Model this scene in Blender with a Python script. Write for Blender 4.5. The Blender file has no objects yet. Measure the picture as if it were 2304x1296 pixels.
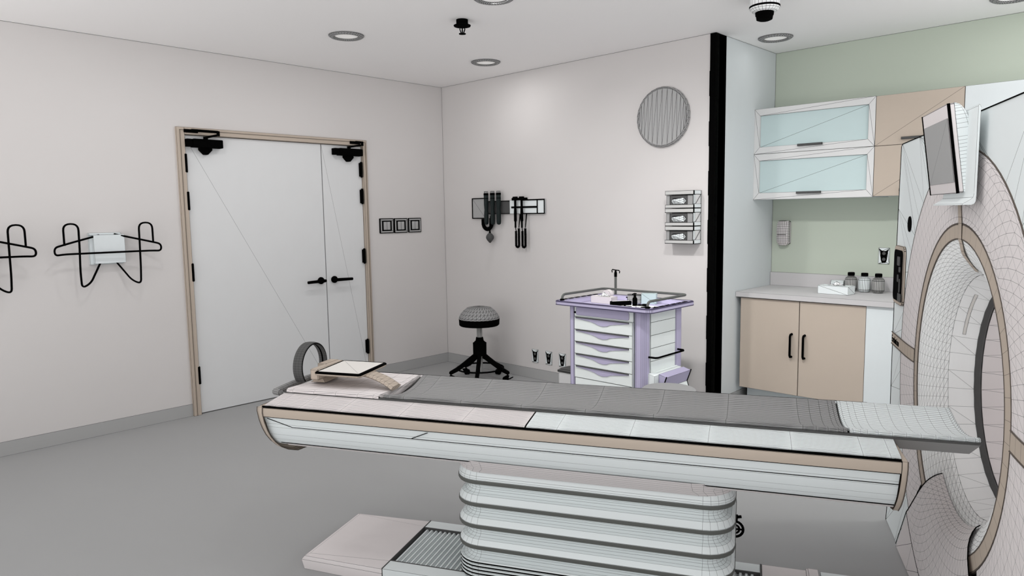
import bpy, bmesh, math, random
from mathutils import Vector, Matrix
random.seed(4)
SC = bpy.context.scene
COL = SC.collection
PI = math.pi
cos, sin, sqrt = math.cos, math.sin, math.sqrt

# ------------------------------------------------------------------ materials
def lin(v):
    v /= 255.0
    return v / 12.92 if v <= 0.04045 else ((v + 0.055) / 1.055) ** 2.4
ALB = 1.0
def mat(name, rgb, rough=0.7, spec=0.15, ink=(0.02, 0.02, 0.02), emit=0.0, metal=0.0):
    m = bpy.data.materials.new(name); m.use_nodes = True
    nt = m.node_tree; b = nt.nodes['Principled BSDF']
    base = tuple(lin(c) * ALB for c in rgb)
    at = nt.nodes.new('ShaderNodeAttribute'); at.attribute_name = 'rim'
    sp = nt.nodes.new('ShaderNodeSeparateColor'); nt.links.new(at.outputs['Color'], sp.inputs[0])
    def mn(a, c):
        n = nt.nodes.new('ShaderNodeMath'); n.operation = 'MINIMUM'
        nt.links.new(a, n.inputs[0]); nt.links.new(c, n.inputs[1]); return n.outputs[0]
    d = mn(mn(sp.outputs[0], sp.outputs[1]), mn(sp.outputs[2], at.outputs['Alpha']))
    mr = nt.nodes.new('ShaderNodeMapRange'); nt.links.new(d, mr.inputs['Value'])
    mr.inputs['From Min'].default_value = 0.8; mr.inputs['From Max'].default_value = 1.2
    noise = nt.nodes.new('ShaderNodeTexNoise'); noise.inputs['Scale'].default_value = 9.0
    hv = nt.nodes.new('ShaderNodeMix'); hv.data_type = 'RGBA'
    hv.inputs['A'].default_value = (*[c * 0.985 for c in base], 1); hv.inputs['B'].default_value = (*[min(1, c * 1.015) for c in base], 1)
    nt.links.new(noise.outputs['Fac'], hv.inputs['Factor'])
    mx = nt.nodes.new('ShaderNodeMix'); mx.data_type = 'RGBA'
    mx.inputs['A'].default_value = (*ink, 1); nt.links.new(hv.outputs['Result'], mx.inputs['B'])
    nt.links.new(mr.outputs['Result'], mx.inputs['Factor'])
    nt.links.new(mx.outputs['Result'], b.inputs['Base Color'])
    b.inputs['Roughness'].default_value = rough
    b.inputs['Specular IOR Level'].default_value = spec
    b.inputs['Metallic'].default_value = metal
    if emit:
        b.inputs['Emission Color'].default_value = (1, 0.98, 0.96, 1); b.inputs['Emission Strength'].default_value = emit
    return m
M = {}
M['wall'] = mat('painted_wall', (212, 208.5, 207.5))
M['ceil'] = mat('ceiling_paint', (250, 248, 247.5))
M['floor'] = mat('grey_vinyl_floor', (163, 163.5, 164))
M['base'] = mat('grey_skirting', (172, 172, 172))
M['green'] = mat('sage_wall', (192, 200, 187))
M['cool'] = mat('cool_white_panel', (222, 228, 230))
M['cool_wall'] = mat('cool_white_wall', (208, 213, 215))
M['white'] = mat('white_laminate', (222, 222, 222))
M['door'] = mat('door_leaf', (219, 220, 221))
M['wood'] = mat('beige_laminate', (192, 179, 166))
M['tan'] = mat('taupe_trim', (186, 173, 160))
M['pink'] = mat('warm_white_shell', (226, 220, 220))
M['shell'] = mat('cool_white_shell', (230, 236, 237))
M['bore'] = mat('white_bore', (246, 247, 247))
M['grey'] = mat('mid_grey', (170, 170, 170))
M['counter'] = mat('grey_worktop', (200, 198, 199))
M['glass'] = mat('frosted_aqua_glass', (198, 216, 217), rough=0.35)
M['lilac'] = mat('lilac_plastic', (190, 184, 212))
M['drawer'] = mat('pale_drawer', (240, 246, 245))
M['black'] = mat('black_rubber', (5, 5, 5), rough=0.9, spec=0.02)
M['darkgreen'] = mat('dark_green_plastic', (30, 38, 38), rough=0.5)
M['rail'] = mat('dark_grey_metal', (96, 98, 95), rough=0.5)
M['pad'] = mat('grey_vinyl_pad', (154, 154, 154))
M['steel'] = mat('brushed_steel', (190, 190, 188), rough=0.5)
M['dark'] = mat('dark_grey_plastic', (84, 84, 84))
M['tabscreen'] = mat('pale_screen', (222, 219, 215))
M['lamp'] = mat('lamp_diffuser', (235, 233, 230), emit=0.3)
M['brown'] = mat('dark_taupe_seam', (92, 84, 78))

# ------------------------------------------------------------------ mesh helpers
def nb(): return bmesh.new()
def face(bm, vs, mi=0):
    try: f = bm.faces.new(vs)
    except ValueError: return None
    f.material_index = mi; return f
def V(bm, p): return bm.verts.new(p)
def box(bm, x0, x1, y0, y1, z0, z1, bev=0.0, seg=2, mi=0):
    c = [V(bm, (x, y, z)) for z in (z0, z1) for y in (y0, y1) for x in (x0, x1)]
    fs = [face(bm, [c[i] for i in q], mi) for q in ((0, 2, 3, 1), (4, 5, 7, 6), (0, 1, 5, 4), (2, 6, 7, 3), (0, 4, 6, 2), (1, 3, 7, 5))]
    if bev > 0:
        es = list({e for f in fs for e in f.edges})
        bmesh.ops.bevel(bm, geom=es, offset=bev, segments=seg, profile=0.5, affect='EDGES', clamp_overlap=True)
    return fs
def prism(bm, pts, axis, a, b, mi=0):
    def mk(u, v, w): return (w, u, v) if axis == 'x' else (u, w, v) if axis == 'y' else (u, v, w)
    A = [V(bm, mk(u, v, a)) for u, v in pts]; B = [V(bm, mk(u, v, b)) for u, v in pts]
    n = len(pts)
    face(bm, A[::-1], mi); face(bm, B, mi)
    for i in range(n): face(bm, [A[i], A[(i + 1) % n], B[(i + 1) % n], B[i]], mi)
def rrect(u0, u1, v0, v1, r, seg=4):
    out = []
    for cx, cy, a0 in ((u1 - r, v0 + r, -90), (u1 - r, v1 - r, 0), (u0 + r, v1 - r, 90), (u0 + r, v0 + r, 180)):
        for k in range(seg + 1):
            a = math.radians(a0 + 90 * k / seg); out.append((cx + r * cos(a), cy + r * sin(a)))
    return out
def loft(bm, rings, closed=True, cap0=False, cap1=False, mi=0, diag=False):
    R = [[V(bm, p) for p in r] for r in rings]
    n = len(R[0]); m = n if closed else n - 1
    for a, b in zip(R[:-1], R[1:]):
        for i in range(m):
            j = (i + 1) % n
            if diag:
                face(bm, [a[i], a[j], b[j]], mi); face(bm, [a[i], b[j], b[i]], mi)
            else: face(bm, [a[i], a[j], b[j], b[i]], mi)
    if cap0: face(bm, R[0][::-1], mi)
    if cap1: face(bm, R[-1], mi)
    return R
def lathe(bm, prof, seg=24, c=(0, 0, 0), axis='z', cap0=True, cap1=True, mi=0, diag=False, a0=0.0, a1=2 * PI):
    full = abs(a1 - a0 - 2 * PI) < 1e-6
    rings = []
    for r, h in prof:
        ring = []
        for k in range(seg if full else seg + 1):
            t = a0 + (a1 - a0) * k / seg; u, v = r * cos(t), r * sin(t)
            ring.append((c[0] + u, c[1] + v, c[2] + h) if axis == 'z' else (c[0] + h, c[1] + u, c[2] + v) if axis == 'x' else (c[0] + v, c[1] + h, c[2] + u))
        rings.append(ring)
    return loft(bm, rings, full, cap0 and full, cap1 and full, mi, diag)
def tube(bm, pts, r, seg=8, closed=False, caps=True, mi=0):
    P = [Vector(p) for p in pts]; n = len(P)
    rr = r if isinstance(r, (list, tuple)) else [r] * n
    T = []
    for i in range(n):
        a = P[(i - 1) % n] if (closed or i > 0) else P[i]; b = P[(i + 1) % n] if (closed or i < n - 1) else P[i]
        T.append((b - a).normalized())
    up = Vector((0, 0, 1)) if abs(T[0].z) < 0.9 else Vector((1, 0, 0))
    N = (up - T[0] * up.dot(T[0])).normalized(); rings = []
    for i in range(n):
        if i: 
            q = T[i - 1].rotation_difference(T[i]); N = (q @ N)
            N = (N - T[i] * N.dot(T[i])).normalized()
        Bn = T[i].cross(N)
        rings.append([tuple(P[i] + (N * cos(2 * PI * k / seg) + Bn * sin(2 * PI * k / seg)) * rr[i]) for k in range(seg)])
    if closed: rings.append(rings[0])
    loft(bm, rings, True, caps and not closed, caps and not closed, mi)
    if closed: bmesh.ops.remove_doubles(bm, verts=bm.verts, dist=1e-6)
def arc(c, r, a0, a1, n, plane='xz'):
    out = []
    for k in range(n + 1):
        t = math.radians(a0 + (a1 - a0) * k / n); u, v = r * cos(t), r * sin(t)
        out.append((c[0] + u, c[1], c[2] + v) if plane == 'xz' else (c[0], c[1] + u, c[2] + v) if plane == 'yz' else (c[0] + u, c[1] + v, c[2]))
    return out
def sphere(bm, c, r, seg=16, rings=8, sz=1.0, a0=-90, a1=90, mi=0):
    prof = [(max(1e-5, r * cos(math.radians(a0 + (a1 - a0) * k / rings))), r * sz * sin(math.radians(a0 + (a1 - a0) * k / rings))) for k in range(rings + 1)]
    lathe(bm, prof, seg, c, mi=mi)

PXM = 0.46 / 1600.0          # half a drawn line, in metres per metre of viewing distance
def emit(name, bm, m, parent=None, ink=5.5, edges='sharp', smooth=35, thr=20, weight=1.0):
    bmesh.ops.remove_doubles(bm, verts=bm.verts, dist=1e-6)
    bmesh.ops.recalc_face_normals(bm, faces=bm.faces)
    big = [f for f in bm.faces if len(f.verts) > 4]
    if big: bmesh.ops.triangulate(bm, faces=big)
    lay = bm.loops.layers.float_color.new('rim')
    fw = bm.edges.layers.float.get('w')
    hw = PXM * (ink or 1) * weight
    on = {}
    for e in bm.edges:
        if not ink or edges is None: on[e] = 0
        elif edges == 'all': on[e] = 1
        else: on[e] = 1 if (len(e.link_faces) != 2 or e.calc_face_angle(0) > math.radians(thr)) else 0
        if fw and e[fw] != 0: on[e] = max(0, e[fw])
    for f in bm.faces:
        ls = f.loops[:]; n = len(ls); es = []
        for l in ls:
            a, b = l.vert.co, l.link_loop_next.vert.co; d = (b - a)
            es.append((a, d.normalized() if d.length > 1e-9 else None, on[l.edge]))
        for l in ls:
            v = [9.9e3] * 4
            for i, (a, d, w) in enumerate(es[:4]):
                if w and d is not None:
                    q = l.vert.co - a; v[i] = (q - d * q.dot(d)).length / (hw * w)
            l[lay] = v
    me = bpy.data.meshes.new(name); bm.to_mesh(me); bm.free()
    for mm in (m if isinstance(m, (list, tuple)) else [m]): me.materials.append(mm)
    if smooth:
        me.polygons.foreach_set('use_smooth', [True] * len(me.polygons)); me.set_sharp_from_angle(angle=math.radians(smooth))
    o = bpy.data.objects.new(name, me); COL.objects.link(o)
    if parent is not None: o.parent = parent
    return o
def tag(o, label, cat, group=None):
    o['label'] = label; o['category'] = cat
    if group: o['group'] = group
    return o
def thing(name, label, cat, loc=(0, 0, 0), rot=0.0, group=None):
    o = bpy.data.objects.new(name, None); COL.objects.link(o); o.location = loc; o.rotation_euler = (0, 0, rot)
    o.empty_display_size = 0.1
    return tag(o, label, cat, group)
def struct(o): o['kind'] = 'structure'; return o
def dup(root, loc=None, rot=None, label=None, group=None):
    r = root.copy(); COL.objects.link(r)
    if loc is not None: r.location = loc
    if rot is not None: r.rotation_euler = (0, 0, rot)
    if label: r['label'] = label
    if group: r['group'] = group
    for ch in list(root.children):
        c = ch.copy(); COL.objects.link(c); c.parent = r
        for g in list(ch.children):
            d = g.copy(); COL.objects.link(d); d.parent = c
    return r
def move(bm, v): bmesh.ops.translate(bm, verts=bm.verts, vec=v)

# ------------------------------------------------------------------ room shell
H = 2.661
XW, YG = 2.852, 0.965
XE, YE = 6.0, -4.95
bm = nb(); box(bm, -0.2, XE, YE, YG + 0.2, -0.1, 0); struct(emit('floor', bm, M['floor'], ink=0))
bm = nb(); box(bm, -0.2, XE, YE, YG + 0.2, H, H + 0.1); struct(emit('ceiling', bm, M['ceil'], ink=0))
DY0, DY1, DH = -2.455, -0.937, 2.056
FY0, FY1, FH = -2.511, -0.897, 2.106
WT = 0.15
bm = nb()
box(bm, -WT, 0, YE, FY0 + 0.01, 0, H); box(bm, -WT, 0, FY1 - 0.01, 0.0, 0, H); box(bm, -WT, 0, FY0 + 0.01, FY1 - 0.01, FH - 0.01, H)
struct(emit('wall_left', bm, M['wall'], ink=0))
bm = nb(); box(bm, -WT, XW, 0, WT, 0, H)
struct(emit('wall_back', bm, M['wall'], ink=0))
bm = nb(); box(bm, XW - WT, XW, WT + 0.001, YG, 0, H); box(bm, XW - 0.003, XW, 0.0, WT, 0, H)
struct(emit('wall_side', bm, M['cool_wall'], ink=0))
bm = nb(); box(bm, XW - WT, XE, YG, YG + WT, 0, H); struct(emit('wall_right', bm, M['green'], ink=0))
# thin joint lines where the planes of the room meet
def strip(bm, a, b, r=0.0008): tube(bm, [a, b], r, 4)
bm = nb()
for a, b in (((0.001, YE, H - .001), (0.001, -.001, H - .001)), ((0.001, -.001, H - .001), (XW, -.001, H - .001)), ((XW + .001, 0, H - .001), (XW + .001, YG - .001, H - .001)),
             ((XW, YG - .001, H - .001), (XE, YG - .001, H - .001)), ((0.001, -.001, 0.09), (0.001, -.001, H)), ((XW + .001, YG - .001, 0), (XW + .001, YG - .001, H))):
    strip(bm, a, b)
struct(emit('trim_2', bm, M['dark'], ink=0))
# skirting
BB = 0.091
bm = nb(); box(bm, 0, 0.006, YE, FY0, 0.0, BB); box(bm, 0, 0.006, FY1, -0.0, 0.0, BB); struct(emit('baseboard_left', bm, M['base'], ink=5.6, weight=.6))
bm = nb(); box(bm, 0.006, 2.80, -0.006, 0, 0.0, BB); struct(emit('baseboard_back', bm, M['base'], ink=5.6, weight=.6))
bm = nb(); box(bm, XW, XW + .006, 0.05, YG, 0.0, BB); struct(emit('baseboard_side', bm, M['base'], ink=5.6, weight=.6))
# black corner guard
bm = nb()
prism(bm, [(2.812, -0.007), (2.8565, -0.007), (2.8565, 0.040), (2.853, 0.040), (2.853, 0.0005), (2.812, 0.0005)], 'z', 0.0, H - 0.002)
for k in range(7):
    prism(bm, [(2.8095, -.0085), (2.8585, -.0085), (2.8585, .03), (2.853, .03), (2.853, -.004), (2.8095, -.004)], 'z', 0.2 + k * .34, 0.37 + k * .34)
struct(emit('trim_1', bm, M['black'], ink=0))

# ------------------------------------------------------------------ double door
door = thing('door_1', 'white double door in a taupe frame on the left wall', 'door', (0, (DY0 + DY1) / 2, 0)); struct(door)
oy = -(DY0 + DY1) / 2
bm = nb()
x0, x1 = -WT, 0.022
box(bm, x0, x1, FY0 + oy, DY0 + oy, 0, FH); box(bm, x0, x1, DY1 + oy, FY1 + oy, 0, FH); box(bm, x0, x1, DY0 + oy, DY1 + oy, DH, FH)
box(bm, x1, x1 + .006, FY0 + oy + .022, FY0 + oy + .025, 0, FH - .022); box(bm, x1, x1 + .006, FY1 + oy - .018, FY1 + oy - .015, 0, FH - .018); box(bm, x1, x1 + .004, FY0 + oy + .022, FY1 + oy - .015, FH - .021, FH - .018)
emit('door_frame', bm, M['tan'], door, ink=5.9, weight=.7)
DS = -1.335
def hinge(parent, y, z):
    bm = nb(); lathe(bm, [(.004, -.068), (.011, -.064), (.011, .064), (.004, .068)], 10, (0.016, y + oy, z)); box(bm, -.004, .014, y + oy - .012, y + oy + .012, z - .058, z + .058)
    emit('hinge', bm, M['black'], parent, ink=0)
def handle(parent, y, dy):
    bm = nb(); y += oy; z = .918
    lathe(bm, [(.026, -.012), (.03, .0), (.03, .008), (.012, .012), (.011, .05)], 16, (0, y, z), 'x')
    tube(bm, [(.046, y - dy * .02, z), (.05, y, z), (.05, y + dy * .07, z - .001), (.05, y + dy * .15, z - .003)], [.012, .014, .013, .012], 10)
    emit('door_handle', bm, M['black'], parent, ink=0)
for nm, a, b, hy, hs, hd in (('door_leaf', DY0 + .003, DS - .002, -1.392, -1, (DY0, (1.852, 1.582, 1.063, .298))), ('door_leaf', DS + .002, DY1 - .003, -1.262, 1, (DY1 - .02, (1.853, 1.623, 1.102, .296)))):
    bm = nb(); box(bm, -.05, -.006, a + oy, b + oy, .006, DH - .004)
    fl = max(bm.faces, key=lambda f: f.calc_center_median().x); vs = sorted(fl.verts, key=lambda v: (v.co.z, v.co.y))
    vs_ = [vs[2], vs[0], vs[1], vs[3]]; bm.faces.remove(fl); w = bm.edges.layers.float.new('w')
    face(bm, [vs[2], vs[1], vs[0]]); face(bm, [vs[2], vs[3], vs[1]])
    e = bm.edges.get((vs[2], vs[1])); e[w] = .5
    lf = emit(nm, bm, M['door'], door, ink=5.9, weight=.8)
    handle(lf, hy, hs)
    for z in hd[1]: hinge(lf, hd[0], z)
def closer(y0, y1, elbow, pin):
    bm = nb(); a, b = y0 + oy, y1 + oy; z = 2.0
    box(bm, -.006, .05, a, a + .04, z - .03, z + .024, .004); box(bm, -.006, .058, a + .043, b, z - .034, z + .026, .006)
    m = a + (b - a) * .55
    prism(bm, [(m - .045, z - .034), (m - .045, z - .05), (m - .012, z - .083), (m + .012, z - .083), (m + .045, z - .05), (m + .045, z - .034)], 'x', -.004, .03)
    o = emit('door_closer', bm, M['black'], door, ink=0, smooth=0)
    bm = nb()
    tube(bm, [(.03, m, z + .02), (.03, m, z + .045)], .016, 10)
    tube(bm, [(.03, m, z + .04), (.09, elbow + oy, z + .058)], .008, 6)
    tube(bm, [(.09, elbow + oy, z + .05), (.09, elbow + oy, z + .085)], .012, 8)
    tube(bm, [(.09, elbow + oy, z + .078), (.035, pin + oy, z + .085)], .010, 6)
    box(bm, .02, .034, pin + oy - .05, pin + oy + .05, z + .068, z + .092, .003)
    emit('closer_arm', bm, M['black'], o, ink=0)
closer(-2.452, -2.19, -2.24, -2.41)
closer(-1.235, -.962, -.99, -1.02)

# ------------------------------------------------------------------ left wall fittings
def rack_wires():
    bm = nb()
    r = .0065
    X1 = .075
    def rnd(pts, rad=.03, n=5):
        out = [Vector(pts[0])]
        for a, b, c in zip(pts[:-2], pts[1:-1], pts[2:]):
            a, b, c = Vector(a), Vector(b), Vector(c); u = (a - b); v = (c - b)
            k = min(rad, u.length * .49, v.length * .49)
            p, q = b + u.normalized() * k, b + v.normalized() * k
            for i in range(n + 1):
                t = i / n; out.append((p * (1 - t) + b * t) * (1 - t) + (b * (1 - t) + q * t) * t)
        out.append(Vector(pts[-1])); return out
    tube(bm, rnd([(.03, -.045, .09), (X1, -.23, .045), (.1, -.325, .02), (.1, -.325, -.03), (X1, -.26, -.025), (.085, .25, -.025), (.1, .318, -.028), (.1, .318, .02), (X1, .23, .045), (.03, .045, .095)], .03), r, 6)
    for s in (-1, 1):
        tube(bm, rnd([(.1, s * .268, .03), (.1, s * .268, .168), (.1, s * .182, .168), (.095, s * .182, .02), (.08, s * .184, -.14), (.075, s * .18, -.25), (.07, s * .125, -.22), (.03, s * .05, -.095)], .042), r, 6)
    return bm
rk = thing('apron_rack', 'black wire hanging rack with a pale bracket, left wall beside the door', 'rack', (0, -3.012, 1.265))
bm = nb(); box(bm, .0, .0175, -.105, .095, -.105, .1); box(bm, .018, .045, -.085, .105, -.098, .092); box(bm, .0, .03, -.105, .085, .092, .105)
pl = emit('wall_bracket', bm, M['cool'], rk, ink=5.5, edges='all', weight=.6)
emit('wire_loops', rack_wires(), M['black'], rk, ink=0)
dup(rk, (0, -3.755, 1.265), label='black wire hanging rack cut off by the left picture edge')
# switches
sw = thing('light_switch', 'grey square light switch nearest the door frame', 'switch', (0, -.7015, 1.361), 0, 'light switches by the door')
bm = nb(); prism(bm, rrect(-.0755, .0755, -.067, .067, .004, 2), 'x', 0, .01)
emit('frame', bm, M['black'], sw, ink=0)
bm = nb()
for a, b, c, d in ((-.069, .069, .046, .061), (-.069, .069, -.061, -.046), (-.069, -.053, -.046, .046), (.053, .069, -.046, .046)): box(bm, .01, .0125, a, b, c, d)
emit('cover_plate', bm, M['grey'], sw, ink=6.5, edges='sharp')
for s in (-1, 1):
    bm = nb(); box(bm, .009, .016, -.036 if s < 0 else .002, -.002 if s < 0 else .036, -.036, .036, .002); emit('rocker', bm, M['grey'], sw, ink=0)
dup(sw, (0, -.542, 1.36), label='grey square light switch in the middle of the row of three')
dup(sw, (0, -.379, 1.36), label='grey square light switch nearest the room corner')

# ------------------------------------------------------------------ ceiling fittings
def downlight():
    bm = nb(); lathe(bm, [(.117, 0), (.117, -.006), (.105, -.014), (.084, -.014), (.078, -.006), (.076, -.001)], 36, cap0=False, cap1=False, diag=True)
    return bm
LP = [((1.09, -1.78), 'round recessed ceiling light nearest the double door'), ((1.118, -.50), 'round recessed ceiling light near the far room corner'),
      ((2.37, -1.66), 'round recessed ceiling light cut off by the top picture edge'), ((3.072, .444), 'round recessed ceiling light beside the sage wall'),
      ((4.45, .52), 'sliver of recessed ceiling light at the top right picture corner')]
for i, ((x, y), lb) in enumerate(LP):
    if i == 0:
        dl = thing('ceiling_light', lb, 'ceiling light', (x, y, H), 0, 'recessed ceiling lights')
        emit('trim_ring', downlight(), M['grey'], dl, ink=5.2, edges='all', weight=.7)
        bm = nb(); lathe(bm, [(.078, -.004), (.04, -.003), (1e-4, -.003)], 36, cap0=False, cap1=False); emit('diffuser', bm, M['lamp'], dl, ink=0)
    else: dup(dl, (x, y, H), label=lb)
# sprinkler
sp = thing('sprinkler', 'small black pendent sprinkler head on the ceiling between the lights', 'sprinkler', (1.905, -1.475, H))
bm = nb(); lathe(bm, [(.037, 0), (.037, -.028), (.02, -.03)], 20); emit('cup', bm, M['black'], sp, ink=0)
bm = nb(); lathe(bm, [(.034, -.026), (.054, -.034), (.052, -.04), (.02, -.048)], 24); emit('escutcheon', bm, M['black'], sp, ink=0)
bm = nb()
for a in (0, 120, 240):
    c_, s_ = cos(math.radians(a + 20)), sin(math.radians(a + 20))
    tube(bm, [(.014 * c_, .014 * s_, -.045), (.018 * c_, .018 * s_, -.06), (.008 * c_, .008 * s_, -.083)], .0035, 6)
tube(bm, [(0, 0, -.045), (0, 0, -.085)], .004, 6)
emit('yoke', bm, M['black'], sp, ink=0)
bm = nb(); lathe(bm, [(.006, -.08), (.022, -.083), (.022, -.087), (.004, -.089)], 20); emit('deflector', bm, M['black'], sp, ink=0)
# ceiling camera / sensor
cm = thing('ceiling_sensor', 'white round ceiling sensor with a dark stepped lens hanging down', 'sensor', (3.43, -.53, H))
bm = nb(); lathe(bm, [(.082, 0), (.082, -.05)], 24, cap1=False); lathe(bm, [(.083, -.056), (.08, -.066), (.066, -.078), (.045, -.082)], 24, cap0=False); emit('housing', bm, M['bore'], cm, ink=4.5, edges='all', weight=.7)
bm = nb(); lathe(bm, [(.082, -.046), (.085, -.048), (.085, -.055), (.082, -.058)], 24); emit('seam_ring', bm, M['black'], cm, ink=0)
bm = nb(); lathe(bm, [(.05, -.078), (.052, -.084), (.05, -.1), (.045, -.104)], 24); lathe(bm, [(.047, -.104), (.044, -.122), (.03, -.128), (1e-4, -.129)], 24, cap1=False); emit('lens', bm, M['black'], cm, ink=0)

# ------------------------------------------------------------------ back wall fittings
def at_wall(name, label, cat, x, z, group=None): return thing(name, label, cat, (x, 0, z), 0, group)
ck = at_wall('wall_clock', 'large round grey disc with a slim rim high on the back wall', 'clock', 2.445, 2.135)
bm = nb()
n = 30; R = .203
pts = [(R * cos(2 * PI * (k + .5) / n), -.022, R * sin(2 * PI * (k + .5) / n)) for k in range(n)]
vs = [V(bm, p) for p in pts]
lo, hi = 7, 8      # zig-zag of slender vertical triangles
L, Rr = list(range(8, 8 + n // 2)), [i % n for i in range(7, 7 - n // 2, -1)]
top = [i for i in range(n) if pts[i][2] > 0]; bot = [i for i in range(n) if pts[i][2] <= 0]
top.sort(key=lambda i: pts[i][0]); bot.sort(key=lambda i: pts[i][0])
for a in range(len(top) - 1):
    face(bm, [vs[bot[a]], vs[top[a]], vs[top[a + 1]]]); face(bm, [vs[bot[a]], vs[top[a + 1]], vs[bot[a + 1]]])
emit('clock_face', bm, M['grey'], ck, ink=5.4, edges='all', weight=.7)
bm = nb(); lathe(bm, [(.203, .0), (.216, 0), (.216, -.022), (.208, -.03), (.202, -.02)], 30, axis='y', cap0=False, cap1=False, diag=True)
emit('rim', bm, M['grey'], ck, ink=5.4, edges='all', weight=.7)
# glove boxes
hd = at_wall('glove_box_holder', 'white three-tier wall holder for glove boxes next to the black corner guard', 'holder', 2.64, 1.222)
bm = nb()
zs = [0, .126, .252]
for z in zs:
    for a, b in ((.0, .026), (.094, .124)):
        box(bm, -.118, .115, -.1, -.004, z + a, z + a + .004); prism(bm, [(-.1, z + a), (-.1, z + b), (-.094, z + b), (-.094, z + a)], 'x', -.118, .115)
    box(bm, -.118, .115, -.006, 0, z, z + .122)
emit('tray', bm, M['steel'], hd, ink=5.3, edges='all', weight=1.7)
for k, z in enumerate(zs):
    bm = nb()
    for a, b, c, d in ((-.1, -.0, z, z + .03), (-.1, -.0, z + .094, z + .124), (-.1, -.082, z + .03, z + .094), (-.012, 0, z + .03, z + .094)): box(bm, .108, .115, a, b, c, d)
    emit('side_bracket', bm, M['shell'], hd, ink=5.3, weight=1.2)
    bm = nb()
    prism(bm, [(-.098, z + .0), (-.098, z + .124), (-.002, z + .124), (-.002, z)], 'x', .1135, .1145)
    tube(bm, [(.117, -.08, z + .032), (.117, -.014, z + .092)], .002, 4)
    emit('side_pane', bm, M['white'], hd, ink=5.3, weight=1.)
for z, lb in zip(zs, ('grey glove box in the lowest tier of the wall holder', 'grey glove box in the middle tier of the wall holder', 'grey glove box in the top tier of the wall holder')):
    if z == 0:
        gb = thing('glove_box', lb, 'glove box', (2.638, 0, 1.226 + z), 0, 'glove boxes in the wall holder')
        bm = nb(); box(bm, -.112, .1, -.088, -.008, .0005, .088); emit('carton', bm, M['pad'], gb, ink=5.3)
        bm = nb()
        out = rrect(-.085, .06, .012, .088, .006, 2); inn = rrect(-.068, .048, .026, .07, .021, 8)
        for ring, y0, nm, mm in ((out, -.0885, 'label_panel', 'dark'), (inn, -.0895, 'film_opening', 'shell')):
            bm = nb(); vv = [V(bm, (u, y0, v)) for u, v in ring]; face(bm, vv)
            if nm == 'film_opening':
                bmesh.ops.triangulate(bm, faces=bm.faces[:])
                bmesh.ops.subdivide_edges(bm, edges=bm.edges[:], cuts=2, use_grid_fill=True)
            emit(nm, bm, M[mm], gb, ink=5.3, edges='all', weight=.5)
    else: dup(gb, (2.638, 0, 1.226 + z), label=lb)
# outlets
def outlet_parts(t, d):
    bm = nb(); box(bm, -.036, .036, -.006, 0, -.058, .058)
    f = min(bm.faces, key=lambda f: f.calc_center_median().y); vs = sorted(f.verts, key=lambda v: (v.co.z, v.co.x)); bm.faces.remove(f)
    inn = [V(bm, p) for p in ((-.014, -.006, -.045), (.014, -.006, -.045), (-.024, -.006, .03), (.024, -.006, .03), (-.006, -.006, -.052), (.006, -.006, -.052))]
    q = [vs[0], vs[1], vs[3], vs[2]]; p = [inn[0], inn[1], inn[3], inn[2]]
    for i in range(4):
        j = (i + 1) % 4; face(bm, [q[i], q[j], p[j]]); face(bm, [q[i], p[j], p[i]])
    face(bm, p)
    emit('cover_plate', bm, M['shell'], t, ink=d, edges='all', weight=.8)
    bm = nb(); prism(bm, [(-.03, .05), (-.024, .02), (-.02, -.03), (-.012, -.05), (.012, -.05), (.02, -.03), (.024, .02), (.03, .05), (.012, .036), (-.012, .036)], 'y', -.0075, -.006)
    emit('insert', bm, M['black'], t, ink=0)
    for z in (.018, -.024):
        bm = nb(); lathe(bm, [(.012, -.0078), (.011, -.0095), (1e-4, -.0098)], 14, (0, 0, z), 'y', cap1=False); 
        emit('socket', bm, M['dark'], t, ink=0)
ot = thing('wall_outlet', 'low wall outlet nearest the black rolling stool', 'outlet', (1.165, 0, .206), 0, 'low outlets on the back wall')
outlet_parts(ot, 6.2)
dup(ot, (1.322, 0, .207), label='low wall outlet in the middle of the back wall row')
dup(ot, (1.474, 0, .208), label='low wall outlet closest to the supply cart')
dup(ot, (3.685, YG, 1.11), label='single outlet on the sage wall above the jars').pop('group', None)
# diagnostic station
ds = at_wall('diagnostic_station', 'long grey and white diagnostic wall station on the back wall', 'wall station', .62, 1.45)
bm = nb(); box(bm, -.203, -.03, -.02, 0, -.038, .148)
f = min(bm.faces, key=lambda f: f.calc_center_median().y); vs = sorted(f.verts, key=lambda v: (v.co.z, v.co.x)); bm.faces.remove(f)
face(bm, [vs[0], vs[1], vs[2]]); face(bm, [vs[1], vs[3], vs[2]])
emit('gauge_box', bm, M['grey'], ds, ink=6.6, edges='all', weight=.6)
bm = nb(); prism(bm, [(-.205, -.04), (-.03, -.04), (-.03, -.031), (-.195, -.031), (-.195, .141), (-.03, .141), (-.03, .15), (-.205, .15)], 'y', -.024, -.018)
emit('gauge_frame', bm, M['black'], ds, ink=0)
bm = nb(); box(bm, -.0295, .275, -.014, 0, .003, .117); emit('centre_panel', bm, M['dark'], ds, ink=6.4)
bm = nb(); prism(bm, [(-.0295, .112), (.275, .112), (.275, .119), (-.0295, .119)], 'y', -.017, -.013); emit('top_edging', bm, M['black'], ds, ink=0)
bm = nb(); prism(bm, [(-.0295, .001), (.275, .001), (.275, .007), (-.0295, .007)], 'y', -.017, -.013); emit('bottom_edging', bm, M['black'], ds, ink=0)
bm = nb(); box(bm, .2755, .68, -.018, 0, .002, .122); emit('right_box', bm, M['shell'], ds, ink=6.2)
bm = nb()
for a, b, c, d in ((.43, .687, -.002, .007), (.43, .687, .114, .125), (.678, .687, .0, .122), (.598, .608, .0, .122), (.298, .602, .05, .066)): box(bm, a, b, -.0225, -.0175, c, d)
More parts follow.
